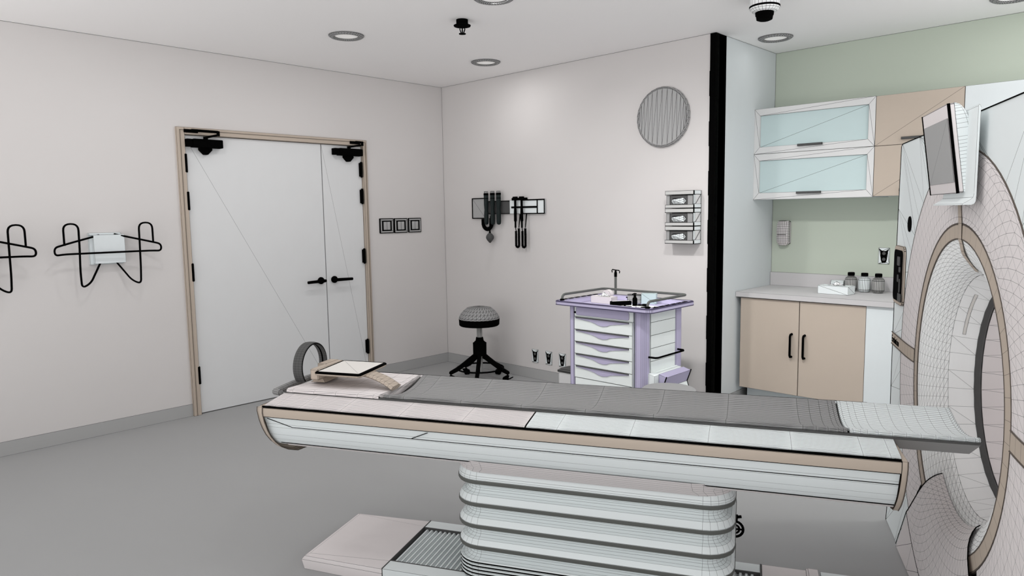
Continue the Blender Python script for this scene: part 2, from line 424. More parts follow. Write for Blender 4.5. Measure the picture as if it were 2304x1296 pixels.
box(bm, .31, .49, -.030, -.016, .118, .14, .003)
emit('instrument_rail', bm, M['black'], ds, ink=0)
# three dark canisters
for i, (x, lb) in enumerate(((.634, 'dark green cylinder with a grey cap beside the gauge box'), (.7155, 'dark green cylinder with a grey cap in the middle of the three'), (.792, 'dark green cylinder with a grey cap nearest the corded scopes'))):
    if i == 0:
        cn = thing('dispenser_tube', lb, 'dispenser tube', (x, -.052, 1.356), 0, 'dark tubes on the wall station')
        bm = nb(); lathe(bm, [(1e-4, 0), (.011, .002), (.018, .010), (.0205, .028), (.0208, .09), (.0185, .118), (.0165, .135), (.018, .15), (.0205, .18), (.0208, .27)], 18, cap0=False); emit('tube_body', bm, M['darkgreen'], cn, ink=0)
        bm = nb(); lathe(bm, [(.0215, .265), (.0225, .268), (.0225, .28), (.02, .284)], 18); emit('collar', bm, M['black'], cn, ink=0)
        bm = nb(); lathe(bm, [(.0209, .234), (.0217, .236), (.0209, .24)], 18); emit('ring_seam', bm, M['black'], cn, ink=0)
        bm = nb(); lathe(bm, [(.0185, .28), (.0185, .298), (.016, .3)], 18); emit('cap', bm, M['grey'], cn, ink=6.4, edges='sharp')
    else: dup(cn, (x, -.052, 1.356), label=lb)
# pressure bulb on ribbed hose
bl = thing('pressure_bulb', 'black ribbed hose loop with an oval squeeze bulb under the gauge box', 'pressure bulb', (.628, -.034, 1.405))
bm = nb()
path = [(-.055, 0, 0.004)] + arc((0, 0, -.035), .055, 180, 360, 40) + [(.055, 0, 0.03)]
path = [Vector(p) for p in path]
fine = []
for a, b in zip(path[:-1], path[1:]):
    k = max(1, int((b - a).length / .003))
    fine += [a.lerp(b, t / k) for t in range(k)]
fine.append(path[-1])
tube(bm, fine, [.0165 + (.0025 if i % 3 == 0 else -.001) for i in range(len(fine))], 10)
emit('hose', bm, M['black'], bl, ink=0)
bm = nb(); tube(bm, [(.052, -.02, .01), (.054, -.024, -.09), (.053, -.024, -.12)], .006, 8); lathe(bm, [(.008, -.135), (.01, -.118), (.006, -.105)], 10, (.053, -.024, 0)); emit('air_line', bm, M['black'], bl, ink=0)
bm = nb(); lathe(bm, [(1e-4, -.214), (.01, -.208), (.028, -.185), (.036, -.168), (.034, -.15), (.022, -.132), (.008, -.122)], 16, (.053, -.024, 0), cap0=False); emit('bulb', bm, M['dark'], bl, ink=6.5, edges='all', weight=.35)
# corded handles
for i, (x, lb) in enumerate(((.991, 'black corded scope hanging next to the grey centre panel'), (1.067, 'black corded scope hanging next to the empty white end of the station'))):
    if i == 0:
        ih = thing('corded_scope', lb, 'scope', (x, -.047, 1.16), 0, 'corded scopes on the station')
        bm = nb(); lathe(bm, [(.0085, .222), (.0135, .23), (.0135, .3), (.0105, .36), (.0105, .425)], 12); lathe(bm, [(.0085, .17), (.0085, .225)], 10); box(bm, -.018, .02, -.016, .014, .420, .44, .003); emit('grip', bm, M['black'], ih, ink=0)
        bm = nb()
        tube(bm, [(0, 0, .172), (.004, 0, .15), (.01, 0, .14)], .004, 6); tube(bm, [(.04, .0, .17), (.043, .015, .288)], [.004, .006], 6)
        pth = [(.005 + .0, 0, .142)] + [(.005, 0, .142 - .013 * k) for k in range(1, 10)] + arc((.022, 0, .018), .017, 180, 360, 8) + [(.039, 0, .02 + .0165 * k) for k in range(1, 10)]
        fine = []
        P = [Vector(p) for p in pth]
        for a, b in zip(P[:-1], P[1:]):
            k = max(1, int((b - a).length / .003)); fine += [a.lerp(b, t / k) for t in range(k)]
        tube(bm, fine, [.0112 if (k // 2) % 2 else .0085 for k in range(len(fine))], 8)
        emit('coiled_cord', bm, M['black'], ih, ink=0)
    else: dup(ih, (x, -.047, 1.16), label=lb)

# ------------------------------------------------------------------ rolling stool
stl = thing('rolling_stool', 'black rolling stool with a round grey domed seat in the room corner', 'stool', (.805, -.332, 0), math.radians(20))
bm = nb(); lathe(bm, [(.178, .528), (.176, .545), (.16, .575), (.135, .603), (.105, .627), (.07, .634), (.035, .638), (1e-4, .638)], 30, cap0=False, cap1=False, diag=True); emit('seat', bm, M['pad'], stl, ink=6.4, edges='all', weight=.7).location.z = .014
bm = nb(); lathe(bm, [(.12, .468), (.168, .470), (.176, .478), (.179, .53), (.174, .534)], 30); emit('seat_band', bm, M['black'], stl, ink=0).location.z = .014
bm = nb(); lathe(bm, [(.024, .062), (.024, .485)], 16); emit('column', bm, M['steel'], stl, ink=6.4, edges='sharp', weight=.8, thr=15)
bm = nb(); lathe(bm, [(.05, .205), (.059, .215), (.06, .318), (.052, .322), (.036, .338), (.034, .35), (.03, .368)], 24); emit('sleeve', bm, M['black'], stl, ink=0).location.z = .012
for k in range(5):
    a = math.radians(72 * k - 70)
    c_, s_ = cos(a), sin(a)
    bm = nb()
    pr = [(.03, .235), (.05, .235), (.2, .125), (.272, .088), (.278, .07), (.262, .062), (.19, .092), (.05, .19), (.03, .19)]
    prism(bm, pr, 'y', -.016, .016); bmesh.ops.bevel(bm, geom=bm.edges[:], offset=.004, segments=1, affect='EDGES')
    bmesh.ops.rotate(bm, verts=bm.verts, cent=(0, 0, 0), matrix=Matrix.Rotation(a, 3, 'Z'))
    lg = emit('leg', bm, M['black'], stl, ink=0)
    bm = nb()
    for s in (-1, 1): lathe(bm, [(.01, .006), (.022, .006), (.024, .01), (.024, .018), (.01, .02)], 16, (.262 - .02, 0, .024) if s > 0 else (.262 - .02, -.026, .024), 'y')
    lathe(bm, [(.007, .02), (.007, .075)], 8, (.262, 0, 0)); prism(bm, [(.215, .03), (.25, .056), (.275, .052), (.262, .02)], 'y', -.007, .007); prism(bm, [(.275, .03), (.305, .045), (.31, .038), (.28, .02)], 'y', -.012, .012)
    bmesh.ops.rotate(bm, verts=bm.verts, cent=(0, 0, 0), matrix=Matrix.Rotation(a, 3, 'Z'))
    emit('caster', bm, M['black'], lg, ink=0)
bm = nb(); tube(bm, arc((0, 0, .105), .205, 0, 360, 48, 'xy')[:-1], .0075, 8, closed=True); emit('foot_ring', bm, M['black'], stl, ink=0)

# ------------------------------------------------------------------ alcove cabinets
def cab_front(bm, x0, x1, z0, z1, y0, y1): box(bm, x0, x1, y0, y1, z0, z1)
UY = .613
def upper_glass(z0, z1, label):
    t = thing('wall_cabinet', label, 'wall cabinet', (3.275, UY, z0)); h = z1 - z0; w = .4235
    bm = nb(); box(bm, -w + .001, w - .001, .022, YG - UY - .001, .001, h - .001); emit('body', bm, M['cool'], t, ink=5.5)
    fr = nb(); o = [(-w, 0), (w, 0), (w, h), (-w, h)]; m_ = .044; zt = .05
    i_ = [(-w + m_, zt), (w - m_, zt), (w - m_, h - zt), (-w + m_, h - zt)]
    for y, fl in ((0, 0), (.02, 1)):
        A = [V(fr, (u, y, v)) for u, v in o]; B = [V(fr, (u, y, v)) for u, v in i_]
        for k in range(4):
            j = (k + 1) % 4
            if fl == 0: face(fr, [A[k], A[j], B[j]]); face(fr, [A[k], B[j], B[k]])
            else: face(fr, [A[k], A[j], B[j], B[k]])
        if y == 0: A0, B0 = A, B
    for k in range(4):
        j = (k + 1) % 4; face(fr, [A0[k], A0[j], A[j], A[k]]); face(fr, [B0[k], B0[j], B[j], B[k]])
    d = emit('flip_door', fr, M['white'], t, ink=5.6, edges='all', weight=.55)
    g = nb(); c = [V(g, (u, .012, v)) for u, v in i_]; face(g, [c[0], c[1], c[2]]); face(g, [c[0], c[2], c[3]]); emit('glass_pane', g, M['glass'], d, ink=5.6, edges='all', weight=.55)
    b = nb(); box(b, -.09, .085, -.022, -.012, zt - .014, zt + .002); box(b, -.085, -.078, -.014, 0.001, zt - .012, zt); box(b, .073, .08, -.014, 0.001, zt - .012, zt); emit('bar_handle', b, M['dark'], d, ink=5.5)
    return t
upper_glass(1.8695, 2.2, 'white wall cabinet with an aqua glass flip door, upper of the pair')
upper_glass(1.53, 1.868, 'white wall cabinet with an aqua glass flip door, lower of the pair')
def upper_wood(z0, z1, label):
    t = thing('wall_cabinet', label, 'wall cabinet', (3.955, UY, z0)); h = z1 - z0; w = .2545
    bm = nb(); box(bm, -w + .001, w - .001, .02, YG - UY - .001, .001, h - .001); emit('body', bm, M['cool'], t, ink=5.5)
    f = nb(); box(f, -w, w, 0, .019, 0.0, h)
    q = min(f.faces, key=lambda f_: f_.calc_center_median().y); vs = sorted(q.verts, key=lambda v: (v.co.z, v.co.x)); f.faces.remove(q)
    face(f, [vs[0], vs[1], vs[3]]); face(f, [vs[0], vs[3], vs[2]])
    d = emit('flip_door', f, M['wood'], t, ink=5.4, edges='all', weight=.5)
    b = nb(); box(b, -.09, .085, -.022, -.012, .03, .046); box(b, -.085, -.078, -.014, 0.001, .032, .044); box(b, .073, .08, -.014, 0.001, .032, .044); emit('bar_handle', b, M['dark'], d, ink=5.5)
upper_wood(1.869, 2.197, 'beige wood wall cabinet, upper one behind the scanner monitor')
upper_wood(1.534, 1.867, 'beige wood wall cabinet, lower one partly behind the scanner')
t = thing('tall_cabinet', 'tall plain cool white cabinet rising behind the scanner gantry', 'cabinet', (4.82, .6135, 0))
bm = nb(); box(bm, -.608, .6, .02, YG - .615, 0.004, 2.195); emit('body', bm, M['cool'], t, ink=5.4, weight=.6)
for a, b in ((-.608, -.004), (-.002, .6)):
    bm = nb(); box(bm, a, b, 0, .019, .08, 2.197); emit('door', bm, M['cool'], t, ink=5.4, weight=.6)
# base cabinet under the counter
bc = thing('base_cabinet', 'beige two-door base cabinet under the grey counter', 'base cabinet', (3.322, .37, 0))
w = .4365
bm = nb(); box(bm, -w + .001, w - .001, .021, YG - .371, .13, .814); box(bm, -w + .02, w - .02, .09, YG - .371, .003, .13); emit('body', bm, M['cool'], bc, ink=5.5, weight=.6)
for s in (-1, 1):
    bm = nb(); box(bm, -w if s < 0 else .002, -.002 if s < 0 else w, 0, .02, .136, .81)
    d = emit('door', bm, M['wood'], bc, ink=5.4, weight=.6)
    bm = nb(); x = s * .046 - .004
    tube(bm, [(x, .002, .575), (x, -.024, .572), (x, -.032, .56), (x, -.032, .425), (x, -.024, .414), (x, .002, .412)], .0085, 8); emit('handle', bm, M['black'], d, ink=0)
pc = thing('base_cabinet', 'plain cool white base unit to the right of the beige doors', 'base cabinet', (3.985, .372, 0))
bm = nb(); box(bm, -.226, .224, 0, YG - .373, .003, .814); emit('body', bm, M['cool'], pc, ink=5.3, weight=.6)
# counter
ct = thing('countertop', 'grey worktop with a low upstand over the base cabinets', 'worktop', (3.532, .66, .816))
bm = nb(); box(bm, -.678, .675, -.31, .304, 0, .037); emit('slab', bm, M['counter'], ct, ink=5.5, weight=.6)
bm = nb(); box(bm, -.678, .675, .285, .304, .0372, .142); emit('upstand', bm, M['counter'], ct, ink=5.8, weight=.6)
CT = .854
# soap dispenser
so = thing('soap_dispenser', 'white rounded soap dispenser on the sage wall under the cabinets', 'soap dispenser', (2.958, YG, 1.27))
def rr3(hw, z0, z1, y, r):
    return [(u, y, v) for u, v in rrect(-hw, hw, z0, z1, r, 3)]
bm = nb(); loft(bm, [rr3(.046, -.088, .094, 0, .014), rr3(.047, -.09, .096, -.024, .014)], True, True, True); emit('back_shell', bm, M['pink'], so, ink=6, weight=2.2)
bm = nb()
nz, nx = 14, 7; g = []
for i in range(nz + 1):
    z = -.096 + .188 * i / nz; row = []
    for j in range(nx + 1):
        u = -1 + 2 * j / nx; x = u * .045 * (1 - .35 * max(0, (-z - .07) / .026) - .12 * max(0, (z - .075) / .017)); dep = .045 + .016 * (1 - u * u) + .012 * sin(PI * i / nz); row.append(V(bm, (x, -dep, z)))
    g.append(row)
for i in range(nz):
    for j in range(nx): face(bm, [g[i][j], g[i][j + 1], g[i + 1][j + 1], g[i + 1][j]])
be = [[(v.co.x, -.03, v.co.z)] for v in []]
bedge = [e for e in bm.edges if len(e.link_faces) == 1]
ret = bmesh.ops.extrude_edge_only(bm, edges=bedge)
for v in ret['geom']:
    if isinstance(v, bmesh.types.BMVert): v.co.y = -.0242
emit('front_cover', bm, M['pink'], so, ink=6, edges='all', weight=.8)
bm = nb(); box(bm, -.032, .032, -.0745, -.066, -.016, -.0115); emit('push_seam', bm, M['black'], so, ink=0)
# jars
for i, (x, y, lb) in enumerate(((3.503, .845, 'lidded ribbed jar behind the counter tissue box'), (3.598, .835, 'pale lidded ribbed jar in the middle of the three'), (3.694, .825, 'lidded ribbed jar nearest the scanner'))):
    jr = thing('jar', lb, 'jar', (x, y, CT), 0, 'jars on the grey counter')
    bm = nb(); lathe(bm, [(.024, 0), (.032, .002), (.039, .012), (.041, .02), (.041, .088), (.036, .1), (.026, .108), (.021, .113), (.021, .118)], 24, cap1=True)
    emit('glass_body', bm, M['shell'] if i == 1 else M['steel'], jr, ink=5.8, edges='all', weight=1.25 if i != 1 else .8)
    bm = nb(); lathe(bm, [(.024, .116), (.0235, .118), (.0235, .134), (.021, .138)], 20); emit('lid', bm, M['black'], jr, ink=0)
# tissue box builder
def tissue_box(label, loc, rot, sx, sy, sz, m, ink, diag):
    t = thing('tissue_box', label, 'tissue box', loc, rot)
    bm = nb(); box(bm, -sx / 2, sx / 2, -sy / 2, sy / 2, 0, sz)
    if diag: bmesh.ops.triangulate(bm, faces=bm.faces[:])
    emit('carton', bm, M[m], t, ink=ink, edges='all' if diag else 'sharp', weight=.6)
    bm = nb(); a = sx * .3
    k = [(-a, -.006, sz + .001), (-a * .45, .01, sz + .008), (-a * .3, -.01, sz + .006), (0, .0, sz + .03), (.012, -.012, sz + .004), (a * .45, -.004, sz + .012), (a, .004, sz + .001), (0, .018, sz + .002), (.0, -.02, sz + .001)]
    vs = [V(bm, p) for p in k]
    for q in ((0, 2, 1), (0, 1, 7), (1, 3, 7), (1, 2, 3), (2, 4, 3), (0, 8, 2), (2, 8, 4), (4, 5, 3), (5, 6, 3), (3, 6, 7), (4, 8, 6), (4, 6, 5)): face(bm, [vs[i] for i in q])
    emit('tissue', bm, M['bore'], t, ink=ink, edges='all', weight=.9)
    return t
tissue_box('pale tissue box on the grey counter with a tissue poking out', (3.478, .622, CT), math.radians(-4), .212, .115, .058, 'shell', 5.6, True)
ro = thing('paper_roll', 'white paper roll lying behind the counter tissue box', 'paper roll', (3.405, .862, CT + .0372), math.radians(10))
bm = nb(); lathe(bm, [(.0, -.03), (.034, -.03), (.037, -.026), (.037, .026), (.034, .03), (0.0, .03)], 16, axis='x', cap0=False, cap1=False); lathe(bm, [(.041, -.012), (.0425, -.004), (.0425, .004), (.041, .012)], 24, (0, 0, .0), 'y', cap0=False, cap1=False)
bm.free(); bm = nb(); lathe(bm, [(.012, -.046), (.036, -.046), (.037, -.044), (.037, .044), (.036, .046), (.012, .046)], 20, axis='x', cap0=False, cap1=False); lathe(bm, [(.012, -.046), (.012, .046)], 20, axis='x', cap0=False, cap1=False); emit('roll', bm, M['shell'], ro, ink=5.9, edges='all', weight=.6)

# ------------------------------------------------------------------ supply cart
CX, CY = 2.56, -.648
ca = thing('supply_cart', 'pale medical supply cart with lilac corner posts and drawer pulls', 'medical cart', (CX, CY, 0))
bx0, bx1, by0, by1 = 2.262 - CX, 2.858 - CX, -.878 - CY, -.42 - CY
bm = nb(); box(bm, bx0 + .03, bx1 - .09, by0 + .012, by1 - .006, .11, .826); box(bm, bx1 - .0895, bx1 - .01, by0 + .06, by1 - .006, .11, .826); emit('body', bm, M['drawer'], ca, ink=0)
def post(x0, x1, y0, y1, cx, cy, r):
    bm = nb(); pts = [p for p in rrect(x0, x1, y0, y1, r, 5)]; prism(bm, pts, 'z', .11, .83); emit('corner_post', bm, M['lilac'], ca, ink=4.7, thr=14, weight=.6)
post(bx0, bx0 + .042, by0, by0 + .09, 0, 0, .012); post(bx1 - .085, bx1, by0, by0 + .085, 0, 0, .035)
post(bx1 - .05, bx1, by1 - .09, by1, 0, 0, .02); post(bx0, bx0 + .05, by1 - .07, by1, 0, 0, .02)
# side wall lines (right)
bm = nb()
zz = [.345, .43, .511, .594, .677, .76, .828]
xs = bx1 - .004
for a, b in zip([.11] + zz[:-1], zz): box(bm, xs - .004, xs, by0 + .08, by1 - .085, a + .0008, b - .0008)
emit('side_panel', bm, M['drawer'], ca, ink=4.8, weight=.6)
# front
fx0, fx1 = bx0 + .042, bx1 - .085
bm = nb(); box(bm, fx0, fx1, by0 + .004, by0 + .014, .764, .826); emit('top_fascia', bm, M['drawer'], ca, ink=4.8, weight=.6)
bm = nb(); pts = rrect(fx0 + .014, fx1 - .03, .772, .826, .012, 4); prism(bm, pts, 'y', by0 + .0015, by0 + .0045); emit('label_strip', bm, M['lilac'], ca, ink=4.8, weight=.6)
bm = nb(); lathe(bm, [(.007, -.006), (.006, .002)], 12, (fx0 + .006, by0 + .004, .79), 'y'); emit('lock', bm, M['black'], ca, ink=0)
zt = [.761, .676, .594, .511, .43, .347]
for a, b in zip(zt[:-1], zt[1:]):
    bm = nb(); box(bm, fx0, fx1 - .006, by0 + .002, by0 + .013, b + .001, a - .001); d = emit('drawer', bm, M['drawer'], ca, ink=4.8, weight=.7)
    bm = nb(); u0, u1 = fx0 + .014, fx1 - .03; L_ = u1 - u0
    pr = [(u0, a - .012), (u0 + L_ * .3, a - .026), (u0 + L_ * .37, a - .033), (u0 + L_ * .44, a - .044), (u0 + L_ * .52, a - .0485), (u0 + L_ * .6, a - .044), (u0 + L_ * .66, a - .033), (u0 + L_ * .7, a - .03), (u1, a - .012), (u1, a - .004), (u0, a - .004)]
    prism(bm, pr, 'y', by0 - .001, by0 + .0025); emit('pull', bm, M['lilac'], d, ink=4.8, weight=.7)
    bm = nb(); box(bm, u0, u1, by0 - .006, by0 + .001, a - .0065, a - .0015); emit('pull_lip', bm, M['dark'], d, ink=0)
bm = nb(); box(bm, fx0 + .004, fx1 - .006, by0 + .003, by0 + .013, .115, .345); emit('lower_panel', bm, M['drawer'], ca, ink=4.8, weight=.7)
bm = nb(); box(bm, fx1 - .004, fx1 - .0005, by0 - .0005, by0 + .012, .115, .762); emit('drawer_guide', bm, M['drawer'], ca, ink=4.8, weight=.6)
# tray top
tx0, tx1, ty0, ty1 = 2.155 - CX, 2.925 - CX, -.918 - CY, -.365 - CY
def rr(z, i, r): return [(u, v, z) for u, v in rrect(tx0 + i, tx1 - i, ty0 + i, ty1 - i, r, 6)]
bm = nb(); loft(bm, [rr(.828, .03, .02), rr(.834, .004, .035), rr(.838, 0, .04), rr(.856, 0, .04), rr(.861, .004, .036), rr(.861, .045, .03), rr(.830, .06, .02)], True, True, True)
emit('tray_top', bm, M['lilac'], ca, ink=4.7, thr=14, weight=.8)
bm = nb(); loft(bm, [rr(.8625, .003, .037), rr(.8628, .016, .03)], True); loft(bm, [rr(.8335, -.0008, .041), rr(.8385, -.0012, .041)], True); loft(bm, [rr(.8555, -.0012, .041), rr(.861, .001, .04)], True)
emit('tray_seam', bm, mat('dark_lilac_seam', (84, 78, 104)), ca, ink=0)
# guard rails
bm = nb()
zr = .902
def bend(pts, rad, n=5):
    out = [Vector(pts[0])]
    for a, b, c in zip(pts[:-2], pts[1:-1], pts[2:]):
        a, b, c = Vector(a), Vector(b), Vector(c); p = b + (a - b).normalized() * rad; q = b + (c - b).normalized() * rad
        for i in range(n + 1):
            t = i / n; out.append((p * (1 - t) + b * t) * (1 - t) + (b * (1 - t) + q * t) * t)
    out.append(Vector(pts[-1])); return out
a_, b_, c_, d_ = tx0 + .045, tx1 - .045, ty0 + .04, ty1 - .04
tube(bm, bend([(a_, c_, .861), (a_, c_, zr), (a_, d_, zr), (b_, d_, zr), (b_, c_, zr), (b_, c_, .861)], .035), .0085, 8); emit('guard_rail', bm, M['rail'], ca, ink=0)
bm = nb()
for x, y in ((a_, c_), (b_, c_)): lathe(bm, [(.016, .862), (.014, .872), (.009, .874)], 12, (x, y, 0))
emit('rail_foot', bm, M['black'], ca, ink=0)
# slots along the tray rim
for k in range(6):
    y = ty0 + .07 + k * .07
    for x0 in (tx0 + .012, tx1 - .03):
        bm = nb(); box(bm, x0, x0 + .018, y, y + .05, .8625, .8655, .001, 1); emit('rim_grip', bm, M['black'], ca, ink=0)
# black push bar on the right side
bm = nb(); tube(bm, [(xs, by0 + .05, .545), (xs + .05, by0 + .055, .545), (xs + .06, by0 + .07, .545), (xs + .06, by1 - .08, .545), (xs + .05, by1 - .065, .545), (xs, by1 - .06, .545)], .0065, 8); emit('side_bar', bm, M['black'], ca, ink=0)
# tilting side bin
bm = nb(); u0, u1 = by0 + .045, by1 - .07
prism(bm, [(xs, .16), (xs + .05, .16), (xs + .05, .43), (xs, .44)], 'y', u0, u1); bn = emit('side_bin', bm, M['drawer'], ca, ink=4.8, weight=.7)
bm = nb(); prism(bm, [(xs + .05, .34), (xs + .075, .34), (xs + .105, .42), (xs + .05, .435)], 'y', u0 + .05, u1 + .005); emit('bin_visor', bm, M['lilac'], bn, ink=4.8, weight=.9)
bm = nb(); prism(bm, [(xs + .05, .27), (xs + .1, .285), (xs + .078, .345), (xs + .05, .34)], 'y', u0 + .05, u1 + .005); emit('bin_flap', bm, M['drawer'], bn, ink=4.8, weight=.9)
bm = nb(); tube(bm, [(xs + .108, u0 + .048, .425), (xs + .078, u0 + .048, .343), (xs + .102, u0 + .048, .28)], .004, 5); tube(bm, [(xs + .108, u1 + .006, .425), (xs + .078, u1 + .006, .343), (xs + .102, u1 + .006, .28)], .004, 5); emit('bin_edge', bm, M['black'], bn, ink=0)
for x in (bx0 + .06, bx1 - .06):
    for y in (by0 + .06, by1 - .06):
        bm = nb(); lathe(bm, [(.03, -.014), (.048, -.014), (.05, -.01), (.05, .01), (.048, .014), (.03, .014)], 16, (x, y, .05), 'y'); box(bm, x - .02, x + .02, y - .02, y + .02, .06, .112); emit('caster', bm, M['black'], ca, ink=0)
# drip pole
bm = nb(); px, py = 2.257 - CX, -.335 - CY
tube(bm, [(px, py, .6), (px, py, 1.0)], .009, 10); pz = emit('drip_pole', bm, M['rail'], ca, ink=0)
bm = nb(); lathe(bm, [(.0105, .985), (.0105, 1.012), (.006, 1.03)], 10, (px, py, 0)); tube(bm, [(px - .03, py, 1.015), (px - .033, py, 1.03), (px - .028, py, 1.037), (px, py, 1.034), (px + .03, py, 1.032), (px + .036, py, 1.026), (px + .033, py, 1.012)], .004, 6); emit('drip_hook', bm, M['black'], pz, ink=0)
bm = nb(); box(bm, px - .03, px + .03, py - .1, py + .006, .64, .67); emit('pole_clamp', bm, M['black'], pz, ink=0)

# things on the cart tray
TZ = .8305
tb = tissue_box('warm white tissue box on the supply cart tray', (2.365, -.625, TZ), math.radians(-2), .180, .065, .047, 'pink', 4.75, False)
r2 = thing('gauze_roll', 'white round gauze roll standing behind the cart tissue box', 'gauze roll', (2.295, -.485, TZ + .0385), math.radians(0))
bm = nb(); lathe(bm, [(.0001, -.02), (.0375, -.02), (.038, -.018), (.038, .018), (.0375, .02), (.0001, .02)], 24, axis='y', cap0=False, cap1=False); emit('roll', bm, M['pink'], r2, ink=4.9, weight=.5)
for i, (x, y, lb) in enumerate(((2.512, -.515, 'short steel canister left of the black bottle on the cart'), (2.562, -.495, 'short steel canister between black bottle and aqua box'))):
    if i == 0:
        kn = thing('canister', lb, 'canister', (x, y, TZ), 0, 'steel canisters on the cart')
        bm = nb(); lathe(bm, [(.022, 0), (.0235, .002), (.0235, .026), (.0235, .054)], 16); emit('can_body', bm, M['steel'], kn, ink=4.7, edges='all', weight=.7)
        bm = nb(); lathe(bm, [(.0245, .054), (.0245, .06), (.018, .062)], 16); emit('lid', bm, M['dark'], kn, ink=0)
    else: dup(kn, (x, y, TZ), label=lb)
bo = thing('pump_bottle', 'slim black pump bottle in front of the canisters on the cart', 'bottle', (2.625, -.635, TZ))
bm = nb(); lathe(bm, [(.013, 0), (.0165, .003), (.0165, .05), (.009, .06), (.007, .066)], 14); emit('bottle_body', bm, M['black'], bo, ink=0)
bm = nb(); lathe(bm, [(.009, .064), (.01, .07), (.004, .076), (.004, .08)], 10); tube(bm, [(.012, 0, .083), (-.005, 0, .083), (-.02, 0, .076)], .0045, 6); emit('pump', bm, M['black'], bo, ink=0)
aq = thing('aqua_box', 'upright pale aqua carton at the rear of the cart tray', 'carton', (2.635, -.478, TZ), math.radians(22))
bm = nb(); box(bm, -.05, .052, -.022, .022, 0, .072); bmesh.ops.triangulate(bm, faces=bm.faces[:]); emit('carton', bm, M['glass'], aq, ink=4.7, edges='all', weight=.55)
# tray liner and instruments
wl = thing('tray_liner', 'white paper liner at the front of the cart tray', 'liner', (2.63, -.67, TZ))
bm = nb(); box(bm, -.10, .20, -.155, .10, 0, .002); emit('paper', bm, M['bore'], wl, ink=0)
def instr(label, loc, rot, L, bow=True):
    t = thing('scissors', label, 'instrument', loc, rot, 'black instruments on the cart tray')
    for s in (-1, 1):
        bm = nb(); prism(bm, [(0, s * .002), (L * .55, s * .011), (L * .55, s * .004), (0, s * -.004), (-L * .45, s * .0)], 'z', .0, .005)
        tube(bm, [(L * .72 + .016 * cos(a), s * .018 + .013 * sin(a), .005) for a in [2 * PI * k / 14 for k in range(14)]], .004, 6, closed=True)
        emit('blade', bm, M['black'], t, ink=0)
    bm = nb(); lathe(bm, [(.006, -.001), (.006, .008), (.003, .009)], 10); emit('pivot', bm, M['black'], t, ink=0)
    return t
i1 = instr('black scissors lying left of the slim bottle on the cart', (2.60, -.715, TZ + .003), math.radians(205), .10)
dup(i1, (2.70, -.735, TZ + .003), math.radians(15), label='black scissors lying in front of the slim black bottle')
dup(i1, (2.725, -.64, TZ + .003), math.radians(150), label='black scissors lying in front of the aqua carton')
dup(i1, (2.80, -.77, TZ + .003), math.radians(185), label='black scissors at the right front of the cart liner')
dup(i1, (2.795, -.66, TZ + .003), math.radians(240), label='black scissors beside the cart guard rail post')
br = thing('instrument_case', 'open black instrument case leaning at the front of the cart tray', 'case', (2.532, -.665, TZ), math.radians(56))
bm = nb(); box(bm, -.07, .07, -.022, .022, 0, .03, .004); emit('case_base', bm, M['black'], br, ink=0)
bm = nb(); box(bm, -.06, .06, -.006, .004, .0302, .032); emit('case_strip', bm, M['bore'], br, ink=0)
lm = thing('swab_stand', 'small black clip stand between tissue box and canisters', 'stand', (2.478, -.50, TZ))
bm = nb(); lathe(bm, [(.018, 0), (.018, .005), (.006, .009), (.006, .03), (.014, .033), (.014, .038)], 14); emit('stand', bm, M['black'], lm, ink=0)

# waste bins
wb = thing('waste_bin', 'small white waste bin with a dark lid left of the cart', 'waste bin', (1.885, -.42, 0))
bm = nb(); prism(bm, rrect(-.055, .1, -.08, .08, .03, 4), 'z', .0, .25); emit('bin_body', bm, M['white'], wb, ink=5.3, thr=14, weight=.6)
bm = nb(); loft(bm, [[(u, v, .25) for u, v in rrect(-.062, .105, -.085, .085, .03, 4)], [(u, v, .26) for u, v in rrect(-.062, .105, -.085, .085, .03, 4)], [(u, v, .272) for u, v in rrect(-.045, .09, -.07, .07, .03, 4)]], True, True, True); emit('lid', bm, M['dark'], wb, ink=5.3, weight=2.2)
gbn = thing('pedal_bin', 'grey round flat-topped bin mostly hidden behind the scanner couch', 'waste bin', (3.06, -.92, 0))
bm = nb(); lathe(bm, [(.15, 0), (.158, .004), (.16, .36)], 40, cap1=False); emit('bin_body', bm, M['grey'], gbn, ink=4.4)
bm = nb(); lathe(bm, [(.165, .362), (.168, .37), (.166, .382), (.158, .392), (.14, .396)], 40); emit('lid', bm, M['pad'], gbn, ink=4.4, edges='sharp', thr=50, weight=.5)

# ------------------------------------------------------------------ scanner gantry and couch share one axis
ROT = math.radians(25.2)
GO = (4.74, -1.96, 0.0)
ZC = .85
GG = (4.74 + .004 * cos(ROT), -1.96 + .004 * sin(ROT), 0.0)
gt = thing('scanner_gantry', 'large white ring-shaped scanner gantry filling the right side', 'medical scanner', GG, ROT)
FX = -.007
half = [(0, 1.735), (.62, 1.735), (.945, 1.733), (.965, 1.724), (.978, 1.45), (.986, 1.155), (.989, .88), (.984, .64), (.968, .30), (.955, .1), (.975, .003)]
outl = half + [(.76, .0015)] + [(0.3, .0015), (0, .0015)] 
outl = outl + [(-u, v) for u, v in outl[::-1][1:-1]]
RD = .79
bm = nb()
ang = lambda u, v: math.atan2(v - ZC, u) % (2 * PI)
def ring_bridge(bm, x, outline, r, nseg):
    o = sorted([(ang(u, v), V(bm, (x, u, v))) for u, v in outline], key=lambda t: t[0])
    c = [(2 * PI * k / nseg, V(bm, (x, r * cos(2 * PI * k / nseg), ZC + r * sin(2 * PI * k / nseg)))) for k in range(nseg)]
    ev = sorted([(a, 0, v) for a, v in o] + [(a, 1, v) for a, v in c], key=lambda t: t[0])
    lo, lc = o[-1][1], c[-1][1]
    for a, k, v in ev:
        face(bm, [lo, lc, v])
        if k == 0: lo = v
        else: lc = v
    return [v for a, v in o], [v for a, v in c]
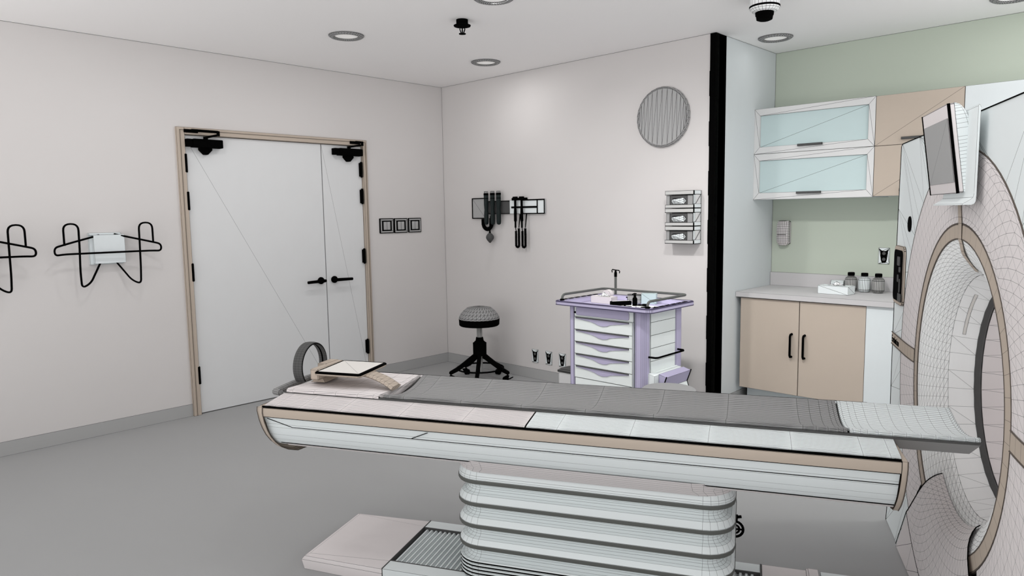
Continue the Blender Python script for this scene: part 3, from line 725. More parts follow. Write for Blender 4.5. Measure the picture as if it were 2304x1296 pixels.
o1, c1 = ring_bridge(bm, FX, outl, RD - .004, 56)
o2, c2 = ring_bridge(bm, .82, outl, .41, 56)
m_ = len(o1)
for i in range(m_): face(bm, [o1[i], o1[(i + 1) % m_], o2[(i + 1) % m_], o2[i]])
emit('housing', bm, M['shell'], gt, ink=3.4, edges='all', weight=.75)
def polar(bm, prof, a0, a1, n, mi=0, diag=False, full=False):
    rings = []
    for r, x in prof:
        rings.append([(x, r * sin(a0 + (a1 - a0) * k / n), ZC - r * cos(a0 + (a1 - a0) * k / n)) for k in range(n if full else n + 1)])
    return loft(bm, rings, full, False, False, mi, diag)
A0 = math.radians(38.5)
bm = nb(); polar(bm, [(.553, .004), (.556, -.003), (.575, -.005), (.615, -.008), (.66, -.0095), (.705, -.0105), (.75, -.0105), (.778, -.0105), (.788, -.0095), (.79, -.006)], A0, 2 * PI - A0, 84, diag=True)
emit('front_cover', bm, M['pink'], gt, ink=3.0, edges='all', weight=.42)
bm = nb(); polar(bm, [(.7887, -.0103), (.7915, -.0103), (.792, -.006)], A0 - .1, 2 * PI - A0 + .1, 72); emit('cover_seam', bm, M['brown'], gt, ink=0)
bm = nb(); polar(bm, [(.506, -.003), (.551, -.003)], 0, 2 * PI, 56, full=True); loft(bm, [], True) if 0 else None
emit('trim_ring', bm, M['tan'], gt, ink=2.8, edges='all', weight=.5)
bm = nb(); polar(bm, [(.550, -.0035), (.5555, -.005), (.556, .004)], 0, 2 * PI, 72, full=True); polar(bm, [(.5025, .0005), (.503, -.004), (.507, -.0035)], 0, 2 * PI, 72, full=True); emit('trim_ring_edge', bm, M['brown'], gt, ink=0)
bm = nb(); polar(bm, [(.503, 0), (.490, .003), (.475, .0075), (.460, .013), (.446, .019), (.433, .0265), (.421, .035), (.411, .044), (.402, .054), (.395, .065), (.39, .078)], 0, 2 * PI, 72, full=True, diag=True)
emit('bore_flare', bm, M['bore'], gt, ink=2.9, edges='all', weight=.42)
bm = nb()
n = 36
ra = [V(bm, (.078, .39 * sin(2 * PI * k / n), ZC - .39 * cos(2 * PI * k / n))) for k in range(n)]
rb = [V(bm, (.156, .366 * sin(2 * PI * k / n), ZC - .366 * cos(2 * PI * k / n))) for k in range(n)]
for k in range(n):
    j = (k + 1) % n
    if k % 2: face(bm, [ra[k], ra[j], rb[j], rb[k]])
    else: face(bm, [ra[k], ra[j], rb[k]]); face(bm, [ra[j], rb[j], rb[k]])
emit('bore_liner', bm, M['bore'], gt, ink=2.8, edges='all', weight=.5)
bm = nb(); polar(bm, [(.366, .155), (.361, .157), (.361, .171), (.368, .18)], 0, 2 * PI, 72, full=True); emit('scan_window', bm, M['dark'], gt, ink=0)
bm = nb()
n = 36
rings = [[V(bm, (x, .366 * sin(2 * PI * (k + off) / n), ZC - .366 * cos(2 * PI * (k + off) / n))) for k in range(n)] for x, off in ((.18, 0), (.5, .5), (.82, 0))]
for a, b in zip(rings[:-1], rings[1:]):
    for k in range(n):
        j = (k + 1) % n; face(bm, [a[k], a[j], b[k]]); face(bm, [a[j], b[j], b[k]])
# rear flange of the bore, meeting the back plate
rf = [V(bm, (.82, .411 * sin(2 * PI * k / n), ZC - .411 * cos(2 * PI * k / n))) for k in range(n)]
for k in range(n): face(bm, [rings[2][k], rings[2][(k + 1) % n], rf[(k + 1) % n], rf[k]])
emit('bore_tube', bm, M['pink'], gt, ink=2.8, edges='all', weight=.5)
# alignment window strip in the bore
bm = nb()
def bp(x, a, r): return (x, r * sin(a), ZC + r * cos(a))
rl = lambda x: .39 - (x - .078) / .078 * .024 - .0015
rows = []
for x in (.108, .118):
    rows.append([bp(x, math.radians(37 + 31 * k / 10), rl(x)) for k in range(11)])
loft(bm, rows, False); emit('laser_window', bm, M['tabscreen'], gt, ink=2.8, edges='sharp', weight=1.2)
# lower front cover: a sector that laps over the ring and runs down to the floor
bm = nb()
n = 22
prof = [(.412, .036), (.42, .024), (.435, .013), (.455, .003), (.48, -.005), (.515, -.011), (.56, -.015), (.61, -.017), (.66, -.018), (.71, -.018), (.76, -.0175), (.80, -.017)]
AR = lambda r: math.radians(32.6 + (39.4 - 32.6) * (r - .412) / .39)
rings = [[(x, r * sin(AR(r) * (2 * k / n - 1)), ZC - r * cos(AR(r) * (2 * k / n - 1))) for k in range(n + 1)] for r, x in prof]
loft(bm, rings, False, diag=True)
a0 = -A0
emit('lower_cover', bm, M['pink'], gt, ink=2.8, edges='all', weight=.45)
bm = nb()
rings = [[(x, r(a) * sin(a), ZC - r(a) * cos(a)) for a in [a0 * 1.02 + 2.04 * A0 * k / 8 for k in range(9)]] for x, r in ((-.016, lambda a: .80), (-.015, lambda a: min(.848 / cos(a), 1.2)), (-.006, lambda a: min(.848 / cos(a), 1.2)))]
loft(bm, rings, False, diag=True); emit('plinth_cover', bm, M['pink'], gt, ink=3.4, edges='all', weight=.8)
for s in (-1, 1):
    bm = nb()
    pts = [(x - .001, s * r * sin(AR(r) + .002), ZC - r * cos(AR(r) + .002)) for r, x in prof] + [(-.0165, s * 1.08 * sin(A0 * 1.02 + .005), ZC - 1.08 * cos(A0 * 1.02 + .005))]
    tube(bm, pts, .0017, 6); emit('cover_edge_seam', bm, M['black'], gt, ink=0)
bm = nb(); tube(bm, [(-.0172, .80 * sin(a), ZC - .80 * cos(a)) for a in [AR(.8) * (2 * k / 24 - 1) for k in range(25)]], .0016, 5); emit('plinth_seam', bm, M['black'], gt, ink=0)
# taupe bands
def band(s):
    sx = lambda u: (-.0055 if u < .56 else -.0085 if u < .61 else -.0108 if u < .7 else -.012)
    bm = nb(); us = [.558, .605, .65, .7, .75, .787, .80, .85, .9, .989]; rows = []
    for z in (.842, .892): rows.append([(sx(u), s * u, z) for u in us])
    loft(bm, rows, False); vv = [(-.012, s * .989, .842), (-.012, s * .989, .892), (.2, s * .9925, .892), (.2, s * .9925, .842)]
    face(bm, [V(bm, p) for p in vv])
    b = emit('side_band', bm, M['tan'], gt, ink=3.4, edges='all', weight=.6)
    for z in (.840, .8935):
        bm = nb(); tube(bm, [(sx(u) - .0005, s * u, z) for u in us], .0022, 5); emit('band_edge', bm, M['brown'], b, ink=0)
    return b
bl_ = band(1); band(-1)
bm = nb(); top = [(.05, .40), (.036, .417), (.024, .4335), (.0115, .4525), (.006, .466), (.001, .49), (-.0035, .505), (-.0045, .555), (-.006, .575), (-.009, .615), (-.0105, .65)]
rows = [[(x - .0018, -.010 + s * .019, ZC + r) for x, r in top] for s in (-1, 1)]
loft(bm, rows, False); emit('centre_strip', bm, M['tan'], gt, ink=2.7, edges='all', weight=.7)
# lettering on the left band
cu = bpy.data.curves.new('lettering', 'FONT'); cu.body = 'Evolution'; cu.size = .052; cu.extrude = .001; cu.align_x = 'LEFT'
ob = bpy.data.objects.new('lettering', cu); COL.objects.link(ob); bpy.context.view_layer.update()
me = bpy.data.meshes.new_from_object(ob.evaluated_get(bpy.context.evaluated_depsgraph_get())); bpy.data.objects.remove(ob)
xs_ = [v.co.x for v in me.vertices]; wd = max(xs_) - min(xs_)
bm = nb(); bm.from_mesh(me); bpy.data.meshes.remove(me)
for v in bm.verts:
    x, y, z = v.co; v.co = (-.0125 - z, .98 - (x - min(xs_)) * .155 / wd, .851 + y * .85)
emit('lettering', bm, M['black'], bl_, ink=0, smooth=0)
# control panel on the left flank of the face, round speaker
for s in (1,):
    bm = nb(); prism(bm, rrect(.77, .972, 1.035, 1.29, .03, 4), 'x', FX - .010, FX - .001); cp = emit('control_panel', bm, M['tan'], gt, ink=3.6, weight=1.5)
    bm = nb(); prism(bm, rrect(.785, .962, 1.05, 1.272, .022, 4), 'x', FX - .013, FX - .009); emit('panel_face', bm, M['black'], cp, ink=0)
    bm = nb()
    for i, (u, z, w, h) in enumerate(((.87, 1.225, .05, .02), (.835, 1.19, .03, .012), (.825, 1.12, .02, .03), (.835, 1.07, .06, .018), (.865, 1.15, .025, .016))):
        prism(bm, rrect(u - w, u + w * .2, z - h, z + h, .006, 2), 'x', FX - .0155, FX - .0125)
    emit('panel_keys', bm, M['dark'], cp, ink=3.6)
    bm = nb(); lathe(bm, [(.033, FX - .001), (.032, FX - .004), (.02, FX - .005), (.0001, FX - .004)], 18, (0, .725, 1.388), 'x', cap1=False); emit('speaker', bm, M['black'], gt, ink=0)
# top front edge
bm = nb(); tube(bm, [(FX - .001, -.90, 1.734), (FX - .001, .945, 1.734)], .0022, 5); tube(bm, [(FX - .001, u, v) for u, v in half[2:]], .0016, 5); emit('housing_edge', bm, M['black'], gt, ink=0)

# monitor on its bracket
mn_ = thing('scanner_monitor', 'white tilted display screen mounted above the scanner opening', 'monitor', GO, ROT)
def mrow(x0, z0, x1, z1): pass
TOP, BOT = (-.086, 1.762), (-.05, 1.497)
du = Vector((TOP[0] - BOT[0], 0, TOP[1] - BOT[1])); L_ = du.length; du.normalize(); dn = Vector((du.z, 0, -du.x))   # dn points away from the viewer (+x)
def mp(u, h, d): q = Vector((BOT[0], u, BOT[1])) + du * h + dn * d; return tuple(q)
def mrect(hw, h0, h1, d, r): return [mp(u, h, d) for u, h in rrect(-hw, hw, h0, h1, r, 4)]
bm = nb(); loft(bm, [mrect(.158, .002, L_ - .002, -.001, .004), mrect(.162, 0, L_, .0, .006), mrect(.162, 0, L_, .016, .006)], True, True, True); mb = emit('front_bezel', bm, M['pink'], mn_, ink=2.6, weight=1.0)
bm = nb(); c = [V(bm, mp(u, h, -.0025)) for u, h in ((-.15, .034), (.15, .034), (.15, L_ - .042), (-.15, L_ - .042))]; face(bm, [c[0], c[1], c[3]]); face(bm, [c[1], c[2], c[3]]); emit('screen', bm, M['grey'], mb, ink=2.6, edges='all', weight=.6)
bm = nb()
bm.free()
for s in (-1, 1):
    bm = nb(); loft(bm, [[mp(s * .1635, 0, -.0035), mp(s * .1635, 0, .005)], [mp(s * .1635, L_, -.0035), mp(s * .1635, L_, .005)]], False); loft(bm, [[mp(s * .160, 0, -.003), mp(s * .1635, 0, -.0035)], [mp(s * .160, L_, -.003), mp(s * .1635, L_, -.0035)]], False); emit('bezel_seam', bm, M['black'], mb, ink=0)
bm = nb()
prof = [(.0, .016), (.002, .022), (.008, .026), (.02, .029)] + [(L_ * (.1 + .04 * k), .031 + .026 * k / 14) for k in range(14)] + [(L_ * .66 + L_ * .34 * sin(PI / 2 * k / 10), .016 + .041 * cos(PI / 2 * k / 10)) for k in range(1, 11)]
loft(bm, [[mp(u, h, .016 + (d - .016) * kd) for h, d in prof] for u, kd in ((-.1625, .0), (-.162, .75), (-.158, .95), (-.15, 1), (.15, 1), (.158, .95), (.162, .75), (.1625, .0))], True, True, True); emit('rear_shell', bm, M['shell'], mn_, ink=2.4, edges='all', weight=.5)
bm = nb()
pr = [(-.060, 1.462), (-.036, 1.462), (-.029, 1.465), (-.0255, 1.472), (-.0245, 1.49), (-.0245, 1.735), (-.026, 1.742), (-.029, 1.744), (-.031, 1.74), (-.031, 1.495), (-.033, 1.484), (-.039, 1.478), (-.058, 1.466)]
prism(bm, [(x, z) for x, z in pr], 'y', -.255, .085); emit('bracket', bm, M['shell'], mn_, ink=2.4, weight=.7)
bm = nb(); tube(bm, [(-.031, -.05, 1.58), (-.05, -.05, 1.58)], .03, 10); tube(bm, [(-.031, .05, 1.58), (-.05, .05, 1.58)], .03, 10); bm.free()
bm = nb(); box(bm, -.032, -.02, -.06, .06, 1.53, 1.68); emit('mount_block', bm, M['shell'], mn_, ink=2.4, weight=.7)

# ------------------------------------------------------------------ couch
co = thing('patient_couch', 'long white scanner couch with grey mattress on a bellows column', 'scanner couch', GO, ROT)
def along(bm, prof, xs, closed=False, mi=0, diag=False, cap=False): return loft(bm, [[(x, u, v) for u, v in prof] for x in xs], closed, cap, cap, mi, diag)
L0, L1 = -2.452, -.196
body = [(.322, .70), (.318, .672), (.306, .644), (.30, .628), (.285, .594), (.268, .57), (.25, .551), (.235, .540), (.212, .531), (.17, .520), (.11, .513), (0, .511)]
bodyp = [(-u, v) for u, v in body] + [(u, v) for u, v in body[::-1][1:]]
# upper shell
shellp = [(-.322, .714), (-.318, .721), (-.305, .724), (-.285, .7265), (-.265, .729), (-.245, .7315), (-.225, .734), (-.205, .7365), (-.19, .738), (-.17, .737)]
sp2 = []
for (a, b), (c, d) in zip(shellp[:-1], shellp[1:]): sp2 += [(a, b), ((a + c) / 2, (b + d) / 2)]
shellp = sp2 + [shellp[-1]]
full = shellp + [(-.166, .728), (-.16, .7), (.16, .7), (.166, .728)] + [(-u, v) for u, v in shellp[::-1]]
bm = nb(); along(bm, full, [-2.44, -2.39, -2.28, -2.1, -1.85, -1.6, -1.365], diag=True); emit('foot_shell', bm, M['pink'], co, ink=2.8, edges='all', weight=.6)
bm = nb(); along(bm, full, [-1.36, -1.25, -1.0, -.75, -.5, -.3, -.225, L1 - .002], diag=True); emit('top_shell', bm, M['shell'], co, ink=2.6, edges='all', weight=.6)
# lower body
bm = nb(); along(bm, bodyp, [L0 + .005, L1 - .003], cap=True); emit('body', bm, M['shell'], co, ink=2.6, edges='all', weight=.5)
for s in (-1, 1):
    for pts in ([(L0 + .03, s * .25, .5495), (L1 - .003, s * .25, .5495)], [(L0 + .02, s * .318, .668), (L0 + .06, s * .312, .655), (L0 + .125, s * .3025, .634), (L1 - .003, s * .3025, .634)], [(-1.81, s * .303, .6345), (-1.735, s * .321, .668)]):
        bm = nb(); tube(bm, pts, .0015, 5); emit('body_seam', bm, M['black'], co, ink=0)
# underside pan
bm = nb(); along(bm, [(-.246, .546), (-.232, .535), (-.21, .5265), (-.17, .516), (-.11, .509), (.11, .509), (.17, .516), (.21, .5265), (.232, .535), (.246, .546)], [-2.40, -.198], cap=True); emit('underpan', bm, M['pink'], co, ink=2.6, weight=.7)
# side trims
for s in (-1, 1):
    bm = nb(); along(bm, [(s * .322, .676), (s * .332, .678), (s * .335, .694), (s * .333, .712), (s * .322, .7135)], [L0 + .008, L1 - .003]); emit('side_trim', bm, M['tan'], co, ink=2.6, edges='sharp', weight=.7)
    bm = nb(); tube(bm, [(L0 + .008, s * .327, .7165), (L1 - .003, s * .327, .7165)], .0046, 6); emit('top_gasket', bm, M['black'], co, ink=0)
    bm = nb(); tube(bm, [(L0 + .01, s * .3225, .675), (L1 - .003, s * .3225, .675)], .0022, 5); emit('lower_gasket', bm, M['black'], co, ink=0)
# end frames
def endprof(k, dz=0): return [(-.334 * k, .716 + dz), (-.336 * k, .694), (-.326 * k, .655), (-.31 * k, .618), (-.29 * k, .585), (-.262 * k, .553), (-.228 * k, .524), (-.185 * k, .499), (-.12 * k, .474), (0, .464), (.12 * k, .474), (.185 * k, .499), (.228 * k, .524), (.262 * k, .553), (.29 * k, .585), (.31 * k, .618), (.326 * k, .655), (.336 * k, .694), (.334 * k, .716 + dz)]
bm = nb(); e = endprof(1); e2 = endprof(.96)
loft(bm, [[(L0 + .013, u, v) for u, v in e], [(L0 - .004, u, v) for u, v in e], [(L0 - .014, u * .985, v + .006 if v < .7 else v - .002) for u, v in e], [(L0 - .019, u * .9, v + .02 if v < .7 else v - .012) for u, v in e]], False, False, False)
vv = [V(bm, (L0 - .019, u * .9, v + .02 if v < .7 else v - .012)) for u, v in e]; face(bm, vv)
loft(bm, [[(L0 + .013, -.334, .716), (L0 + .013, .334, .716)], [(L0 - .004, -.334, .716), (L0 - .004, .334, .716)], [(L0 - .014, -.329, .714), (L0 - .014, .329, .714)], [(L0 - .019, -.3006, .704), (L0 - .019, .3006, .704)]], False)
fe = emit('foot_end_cap', bm, M['tan'], co, ink=3.1, weight=.7)
bm = nb(); e = [(u, max(v, .514)) for u, v in e]
loft(bm, [[(L1 - .002, u, v) for u, v in e], [(L1 + .013, u, v) for u, v in e]], False); face(bm, [V(bm, (L1 + .013, u, v)) for u, v in e])
loft(bm, [[(L1 - .002, -.334, .716), (L1 - .002, .334, .716)], [(L1 + .013, -.334, .716), (L1 + .013, .334, .716)]], False)
he = emit('head_end_cap', bm, M['tan'], co, ink=2.5, weight=.8)
eh = e; e = endprof(1)
bm = nb(); tube(bm, [(L0 + .0135, u * 1.004, v - .001) for u, v in e], .0018, 5); emit('inner_seam', bm, M['brown'], fe, ink=0)
bm = nb(); tube(bm, [(L0 - .0145, u * .987, v + .005 if v < .7 else v) for u, v in e], .0018, 5); emit('outer_seam', bm, M['brown'], fe, ink=0)
bm = nb(); tube(bm, [(L1 + .0132, u * 1.002, v) for u, v in eh], .0018, 5); emit('outer_seam', bm, M['brown'], he, ink=0)
# cradle
CU = [(-.18, .757), (-.17, .7575), (-.15, .752), (-.125, .745), (-.1, .738), (-.07, .732), (-.035, .728), (0, .7265)]
CU = CU + [(-u, v) for u, v in CU[::-1][1:]]
CU2 = []
for (a, b), (c, d) in zip(CU[:-1], CU[1:]): CU2 += [(a, b), ((a + c) / 2, (b + d) / 2)] if abs(c - a) > .012 else [(a, b)]
CU = CU2 + [CU[-1]]
def cradle(name, xs, m, ink, w, hw=1.0, dz=0):
    bm = nb(); bot = [(u * .985, v - .0105) for u, v in CU[::-1]]
    pr = list(CU) + [(.1835, .754), (.1845, .7485), (.182, .745)] + bot + [(-.182, .745), (-.1845, .7485), (-.1835, .754)]
    R = along(bm, pr, xs, True, diag=True)
    m2 = len(CU); tot = len(pr)
    for r in (R[0], R[-1]):
        for i in range(m2 - 1): face(bm, [r[i], r[i + 1], r[m2 + 3 + m2 - 2 - i], r[m2 + 3 + m2 - 1 - i]])
    return emit(name, bm, M[m], co, ink=ink, edges='all', weight=w, smooth=50)
def lin_(a, b, n): return [a + (b - a) * k / n for k in range(n + 1)]
cradle('mattress', [-1.985, -1.965] + lin_(-1.9, -.46, 6) + [-.42, -.385, -.355, -.34, -.328], 'pad', 2.7, .75)
cradle('head_pad', [-.322, -.312, -.29, -.27, -.24, -.2, -.16, -.12, -.08, -.04, .0, .025, .036, .04], 'shell', 2.6, .55)
# foot pad: a slightly crowned cushion over the tray
bm = nb(); xs2 = [-2.43, -2.40, -2.3, -2.2, -2.1, -2.03, -2.005]
pf = [(-.19, .742), (-.188, .753), (-.175, .7565), (-.12, .753), (-.06, .749), (0, .747), (.06, .749), (.12, .753), (.175, .7565), (.188, .753), (.19, .742), (.17, .7415), (.1, .728), (0, .717), (-.1, .728), (-.17, .7415)]
R = along(bm, pf, xs2, True, diag=True)
for r in (R[0], R[-1]):
    for i in range(5):
        face(bm, [r[i], r[i + 1], r[15 - i], r[(16 - i) % 16]]); face(bm, [r[10 - i], r[9 - i], r[11 + i], r[10 + i]] if i else [r[10], r[9], r[11]])
emit('foot_pad', bm, M['pink'], co, ink=3.0, edges='all', weight=.5)
# carbon tray below the cushions
bm = nb(); tp = [(u * 1.045, v - .0125) for u, v in CU]; bt = [(u * 1.045, v - .0185) for u, v in CU[::-1]]
along(bm, tp + bt, [-2.445, .042], True); 
for x in (-2.445, .042):
    A = [V(bm, (x, u, v)) for u, v in tp]; B = [V(bm, (x, u, v)) for u, v in bt[::-1]]
    for i in range(len(A) - 1): face(bm, [A[i], A[i + 1], B[i + 1], B[i]])
emit('cradle_tray', bm, M['dark'], co, ink=0)
bm = nb(); br_ = [(-.185, .7375), (-.16, .733), (-.1, .718), (-.05, .7095), (0, .7065), (.05, .7095), (.1, .718), (.16, .733), (.185, .7375), (.150, .698), (-.150, .698)]
loft(bm, [[(-.33, u, v) for u, v in br_], [(.0, u, v) for u, v in br_], [(.040 if v > .70 else .02, u * .995, v) for u, v in br_]], True, True, True); emit('cradle_beam', bm, M['pad'], co, ink=2.6, weight=.6)
# foot end handle bar
bm = nb(); pr = [(-2.45, -.20, .741)] + [(-2.478 - .014 * sin(PI * k / 10), -.195 + .39 * k / 10, .742) for k in range(11)] + [(-2.45, .2, .741)]
tube(bm, pr, .0145, 10); emit('foot_bar', bm, mat('foot_bar_grey', (138, 138, 138)), co, ink=3.1, edges='all', weight=.6)
# column
bm = nb()
def rrx(z, g, r): return [(u, v, z) for u, v in rrect(-1.70 + g, -.665 - g, -.205 + g, .205 - g, r, 6)]
bm = nb(); prof = [(.462, -.03, .13), (.50, -.012, .12), (.487, 0.006, .11), (.482, .02, .1)]
def rry(z, gx, gy, r): return [(u, v, z) for u, v in rrect(-1.70 + gx, -.665 - gx, -.205 + gy, .205 - gy, r, 6)]
loft(bm, [rry(.556, -.02, -.056, .16), rry(.548, -.016, -.05, .155), rry(.538, -.01, -.042, .15), rry(.527, -.003, -.032, .14), rry(.517, .003, -.022, .135), rry(.507, .004, -.012, .125), rry(.498, .005, -.003, .115), rry(.4905, .008, .006, .11)], True); emit('column_collar', bm, M['pink'], co, ink=2.7, edges='all', weight=.5)
bm = nb(); rg = []
zt_ = [.462, .374, .288, .205]
seq = [(.494, .010), (.476, .002), (.468, .0)]
for z in zt_: seq += [(z, 0), (z - .017, .002), (z - .021, .01), (z - .028, .03), (z - .036, .037), (z - .044, .04), (z - .052, .036), (z - .06, .026), (z - .064, .012)]
seq += [(.143, .003)]
for k in range(5): seq += [(.138 - .0145 * k, .0), (.132 - .0145 * k, .0), (.130 - .0145 * k, .005), (.127 - .0145 * k, .005)]
loft(bm, [rrx(z, g, max(.04, .105 - g)) for z, g in seq], True)
emit('bellows', bm, M['shell'], co, ink=2.7, edges='all', weight=.5)
bm = nb()
for z in zt_: loft(bm, [rrx(z - .001, -.0012, .106), rrx(z - .009, -.0025, .107), rrx(z - .0165, -.0002, .105)], True)
emit('bellows_rib', bm, M['rail'], co, ink=0)
bm = nb()
for k in range(5): loft(bm, [rrx(.1385 - .0145 * k, -.001, .106), rrx(.1335 - .0145 * k, -.001, .106)], True)
emit('bellows_fold', bm, M['black'], co, ink=0)
# base
bm = nb()
HB = .23
loft(bm, [[(-2.37, -HB + .02, 0.0005), (-2.37, HB - .02, .0005), (-1.995, HB, .0005), (-1.995, -HB, .0005)], [(-2.375, -HB + .01, .045), (-2.375, HB - .01, .045), (-1.995, HB + .002, .045), (-1.995, -HB - .002, .045)], [(-2.362, -HB + .014, .06), (-2.362, HB - .014, .06), (-1.995, HB - .002, .062), (-1.995, -HB + .002, .062)],
          [(-2.345, -HB + .03, .066), (-2.345, HB - .03, .066), (-1.995, .165, .066), (-1.995, -.165, .066)]], True, True, True)
bmesh.ops.triangulate(bm, faces=[f for f in bm.faces if f.normal.z > .9])
emit('base_foot_cover', bm, M['pink'], co, ink=3.1, edges='all', weight=.6)
bm = nb()
for s in (-1, 1): box(bm, -1.993, -.572, s * .16 if s > 0 else -HB, HB if s > 0 else -.16, .0005, .065)
box(bm, -1.993, -.572, -.16, .16, .0005, .04); emit('base_rail', bm, M['shell'], co, ink=3.0, weight=.9)
for xa, xb in ((-1.985, -1.63), (-.74, -.585)):
    bm = nb(); n = int((xb - xa) / .0215); zz = [(-.157, .0405)]; pr = []
    for k in range(n):
        x = xa + .0215 * k; pr += [(x, .042), (x + .004, .058), (x + .014, .058), (x + .0175, .042)]
    pr += [(xa + .0215 * n, .042), (xa + .0215 * n, .0402), (xa, .0402)]
    prism(bm, pr, 'y', -.157, .157); emit('ribbed_mat', bm, M['shell'], co, ink=3.0, weight=.9)
for a, b, c, d, e1, e2 in ((-1.9955, -1.9935, -HB - .001, HB + .001, .0005, .0675), (-.573, -.566, -HB - .001, HB + .001, .0005, .0675), (-1.993, -.5735, .1565, .162, .05, .066), (-1.993, -.5735, -.162, -.1565, .05, .066)):
    bm = nb(); box(bm, a, b, c, d, e1, e2); emit('base_seam', bm, M['dark'], co, ink=0)
bm = nb(); box(bm, -.566, -.405, -HB, HB, .0005, .066); emit('base_head_cover', bm, M['pink'], co, ink=3.1, weight=.8)
bm = nb(); prism(bm, [(-.405, .0005), (-.405, .07), (-.398, .074), (-.362, .0735), (-.355, .0005)], 'y', -HB - .003, HB + .003); emit('base_joint', bm, M['pink'], co, ink=3.1, weight=.8)
bm = nb(); box(bm, -.354, -.05, -HB, HB, .0005, .068); emit('base_dock', bm, M['shell'], co, ink=3.1, weight=.8)
# hand wheel on the far side of the column
bm = nb(); cx_, cz_ = -.668, .257
tube(bm, [(cx_ + .030 * cos(a), .10, cz_ + .030 * sin(a)) for a in [2 * PI * k / 24 for k in range(24)]], .005, 8, closed=True); tube(bm, [(cx_ + .016 * cos(a), .10, cz_ + .016 * sin(a)) for a in [2 * PI * k / 20 for k in range(20)]], .004, 6, closed=True)
tube(bm, [(cx_ - .03, .10, cz_), (cx_ + .03, .10, cz_)], .004, 6); tube(bm, [(cx_ - .05, .12, cz_), (cx_, .12, cz_), (cx_, .095, cz_)], .008, 8); tube(bm, [(-.68, .10, .30), (-.645, .10, .308)], .006, 8); lathe(bm, [(.011, -.668), (.011, -.658)], 12, (0, .10, .303), 'x'); tube(bm, [(cx_, .10, .284), (cx_ - .002, .10, .302)], .006, 6)
emit('locking_wheel', bm, M['black'], co, ink=0)

# hoop and tablet at the foot end of the couch
hp = thing('positioning_hoop', 'dark grey upright hoop at the foot end of the couch', 'hoop', GO, ROT)
bm = nb(); n = 40; aa = [math.radians(-37 + 254 * k / n) for k in range(n + 1)]
def hr(x, r): return [(x, .005 + r * cos(a), .815 + r * sin(a)) for a in aa]
loft(bm, [hr(-2.462, .094), hr(-2.464, .098), hr(-2.45, .1), hr(-2.435, .1), hr(-2.422, .098), hr(-2.421, .094), hr(-2.43, .092), hr(-2.452, .092), hr(-2.462, .094)], False); emit('band', bm, M['dark'], hp, ink=3.2, edges='all', weight=.45)
bm = nb(); loft(bm, [hr(-2.4205, .0955), hr(-2.4195, .091)], False); loft(bm, [hr(-2.446, .0915), hr(-2.438, .0915)], False); emit('band_edge', bm, M['black'], hp, ink=0)
tbt = thing('tablet_stand', 'pale tablet with a thick dark rim on a beige stand at the couch foot', 'tablet', GO, ROT)
TP = [(-2.345, -.118, .812), (-2.128, -.118, .812), (-2.112, .09, .822), (-2.330, .09, .822)]
def tq(s, t, d, g=0):
    s = -1 + (s + 1) ; a, b, c, d4 = [Vector(p) for p in TP]; u, v = (s + 1) / 2, (t + 1) / 2
    q = (a * (1 - u) + b * u) * (1 - v) + (d4 * (1 - u) + c * u) * v; q.z += d; return tuple(q)
def trr(k, d, r): return [tq(u, v, d) for u, v in rrect(-k, k, -k, k, r, 4)]
bm = nb(); loft(bm, [trr(.93, -.014, .1), trr(.99, -.010, .12), trr(1.0, -.002, .13)], True, True, True); tcase = emit('tablet_case', bm, M['tan'], tbt, ink=3.1, weight=.8)
bm = nb(); loft(bm, [trr(1.005, -.0045, .13), trr(1.005, .0, .13), trr(.97, .003, .11), trr(.86, .003, .06)], True); emit('tablet_rim', bm, M['black'], tcase, ink=0)
bm = nb(); c = [V(bm, tq(u, v, .0032)) for u, v in ((-.88, -.88), (.88, -.88), (.88, .88), (-.88, .88))]; face(bm, [c[0], c[1], c[3]]); face(bm, [c[1], c[2], c[3]]); emit('tablet_screen', bm, M['tabscreen'], tcase, ink=3.1, edges='all', weight=.5)
bm = nb(); box(bm, -2.375, -2.335, -.10, .10, .775, .822, .004, 1); box(bm, -2.405, -2.36, .0, .10, .80, .824, .003, 1); prism(bm, [(-2.37, .775), (-2.40, .757), (-2.33, .757), (-2.34, .775)], 'y', -.06, .06); emit('clamp_block', bm, M['tan'], tbt, ink=3.1, edges='all', weight=.7)
bm = nb(); rows = []
for k in range(9):
    t = k / 8; x = -2.15 + .155 * t; z = .803 - .003 * t - .042 * t * t; y = -.03 - .03 * t
    rows.append([(x, y - .044, z), (x, y - .025, z + .008), (x, y + .025, z + .008), (x, y + .044, z), (x - .006, y + .025, z - .01), (x - .006, y - .025, z - .01)])
loft(bm, rows, True, True, True, diag=True); emit('support_arm', bm, M['tan'], tbt, ink=3.1, edges='all', weight=.5)

# ------------------------------------------------------------------ camera
yaw, pitch, roll = -0.76181773, -0.10528247, -0.0155678
f = Vector((sin(yaw) * cos(pitch), cos(yaw) * cos(pitch), sin(pitch))); r = Vector((cos(yaw), -sin(yaw), 0)); u = r.cross(f)
r2 = r * cos(roll) + u * sin(roll); u2 = -r * sin(roll) + u * cos(roll)
cd = bpy.data.cameras.new('camera'); cam = bpy.data.objects.new('camera', cd); COL.objects.link(cam)
cd.sensor_fit = 'HORIZONTAL'; cd.sensor_width = 36; cd.lens = 1600 / 2304 * 36; cd.clip_start = .05
mtx = Matrix((r2, u2, -f)).transposed().to_4x4(); mtx.translation = Vector((5.27422473, -4.59414853, 1.46)); cam.matrix_world = mtx
SC.camera = cam
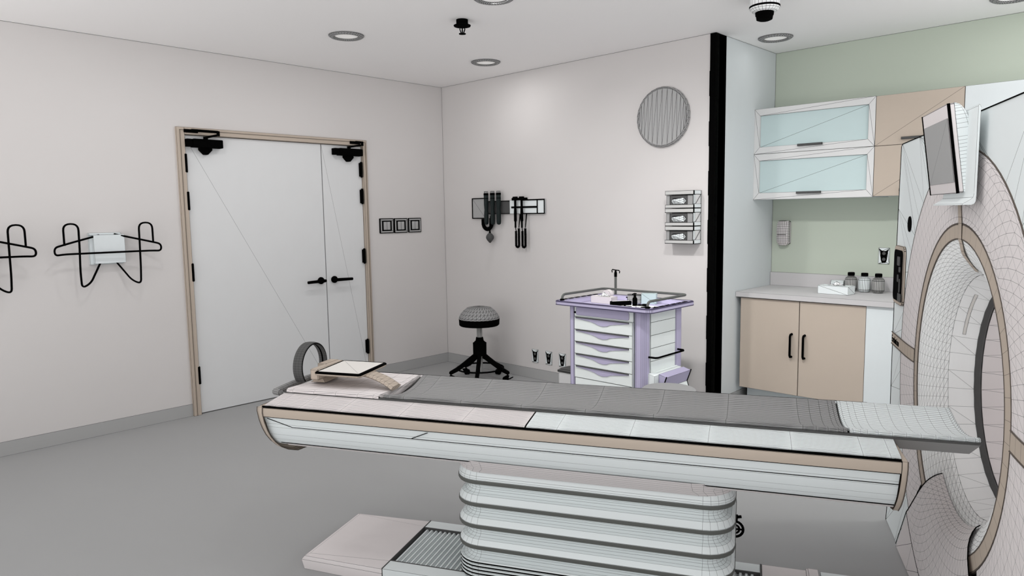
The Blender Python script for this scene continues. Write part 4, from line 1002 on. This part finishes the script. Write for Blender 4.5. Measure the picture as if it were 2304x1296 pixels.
# ------------------------------------------------------------------ light
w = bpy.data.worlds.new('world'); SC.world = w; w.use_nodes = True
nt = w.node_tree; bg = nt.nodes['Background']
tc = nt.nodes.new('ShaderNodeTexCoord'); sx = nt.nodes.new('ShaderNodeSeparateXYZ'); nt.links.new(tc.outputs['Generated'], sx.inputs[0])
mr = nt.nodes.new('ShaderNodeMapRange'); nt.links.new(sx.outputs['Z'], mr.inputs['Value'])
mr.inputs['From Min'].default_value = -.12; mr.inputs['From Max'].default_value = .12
WLOW, WHIGH = 2.7, 1.35  # world brightened below the horizon, an added glow to light the ceiling
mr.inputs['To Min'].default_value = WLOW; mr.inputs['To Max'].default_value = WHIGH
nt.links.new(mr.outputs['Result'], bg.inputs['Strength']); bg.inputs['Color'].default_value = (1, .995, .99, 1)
def lamp(x, y, e, spread=180, aim=None):
    ld = bpy.data.lights.new('downlight_or_fill', 'AREA'); ld.shape = 'DISK'; ld.size = .15; ld.energy = e; ld.color = (1, .99, .98); ld.spread = math.radians(spread)
    o = bpy.data.objects.new('downlight_or_fill', ld); COL.objects.link(o); o.location = (x, y, H - .016)
    if aim: o.location.z = H - .03; o.rotation_euler = (Vector(aim) - o.location).to_track_quat('-Z', 'Y').to_euler()
for (x, y), e in zip([q for q, _ in LP], (7, 4, 2, .35, 1.2)): lamp(x, y, e)
lamp(2.37, -1.66, 9, 100, (2.5, .0, .3))  # added second lamp at this fitting, tilted to brighten cart and back wall
lamp(3.65, -1.66, 9, 80, (3.3, .37, .2))  # added fill with no fitting, aimed to brighten the lower cabinet doors
for x, y, e in ((3.65, -1.66, 3), (4.95, -.42, 9), (2.37, -2.94, 4), (1.09, -3.06, 6), (3.65, -2.94, 4), (4.95, -2.94, 5), (5.75, -1.66, 12), (5.75, .10, 3)): lamp(x, y, e)  # added fills out of view, without fittings, to brighten floor and low areas
vs = SC.view_settings; vs.view_transform = 'Standard'; vs.look = 'None'; vs.exposure = -0.55; vs.gamma = 1.0
vs.use_curve_mapping = False
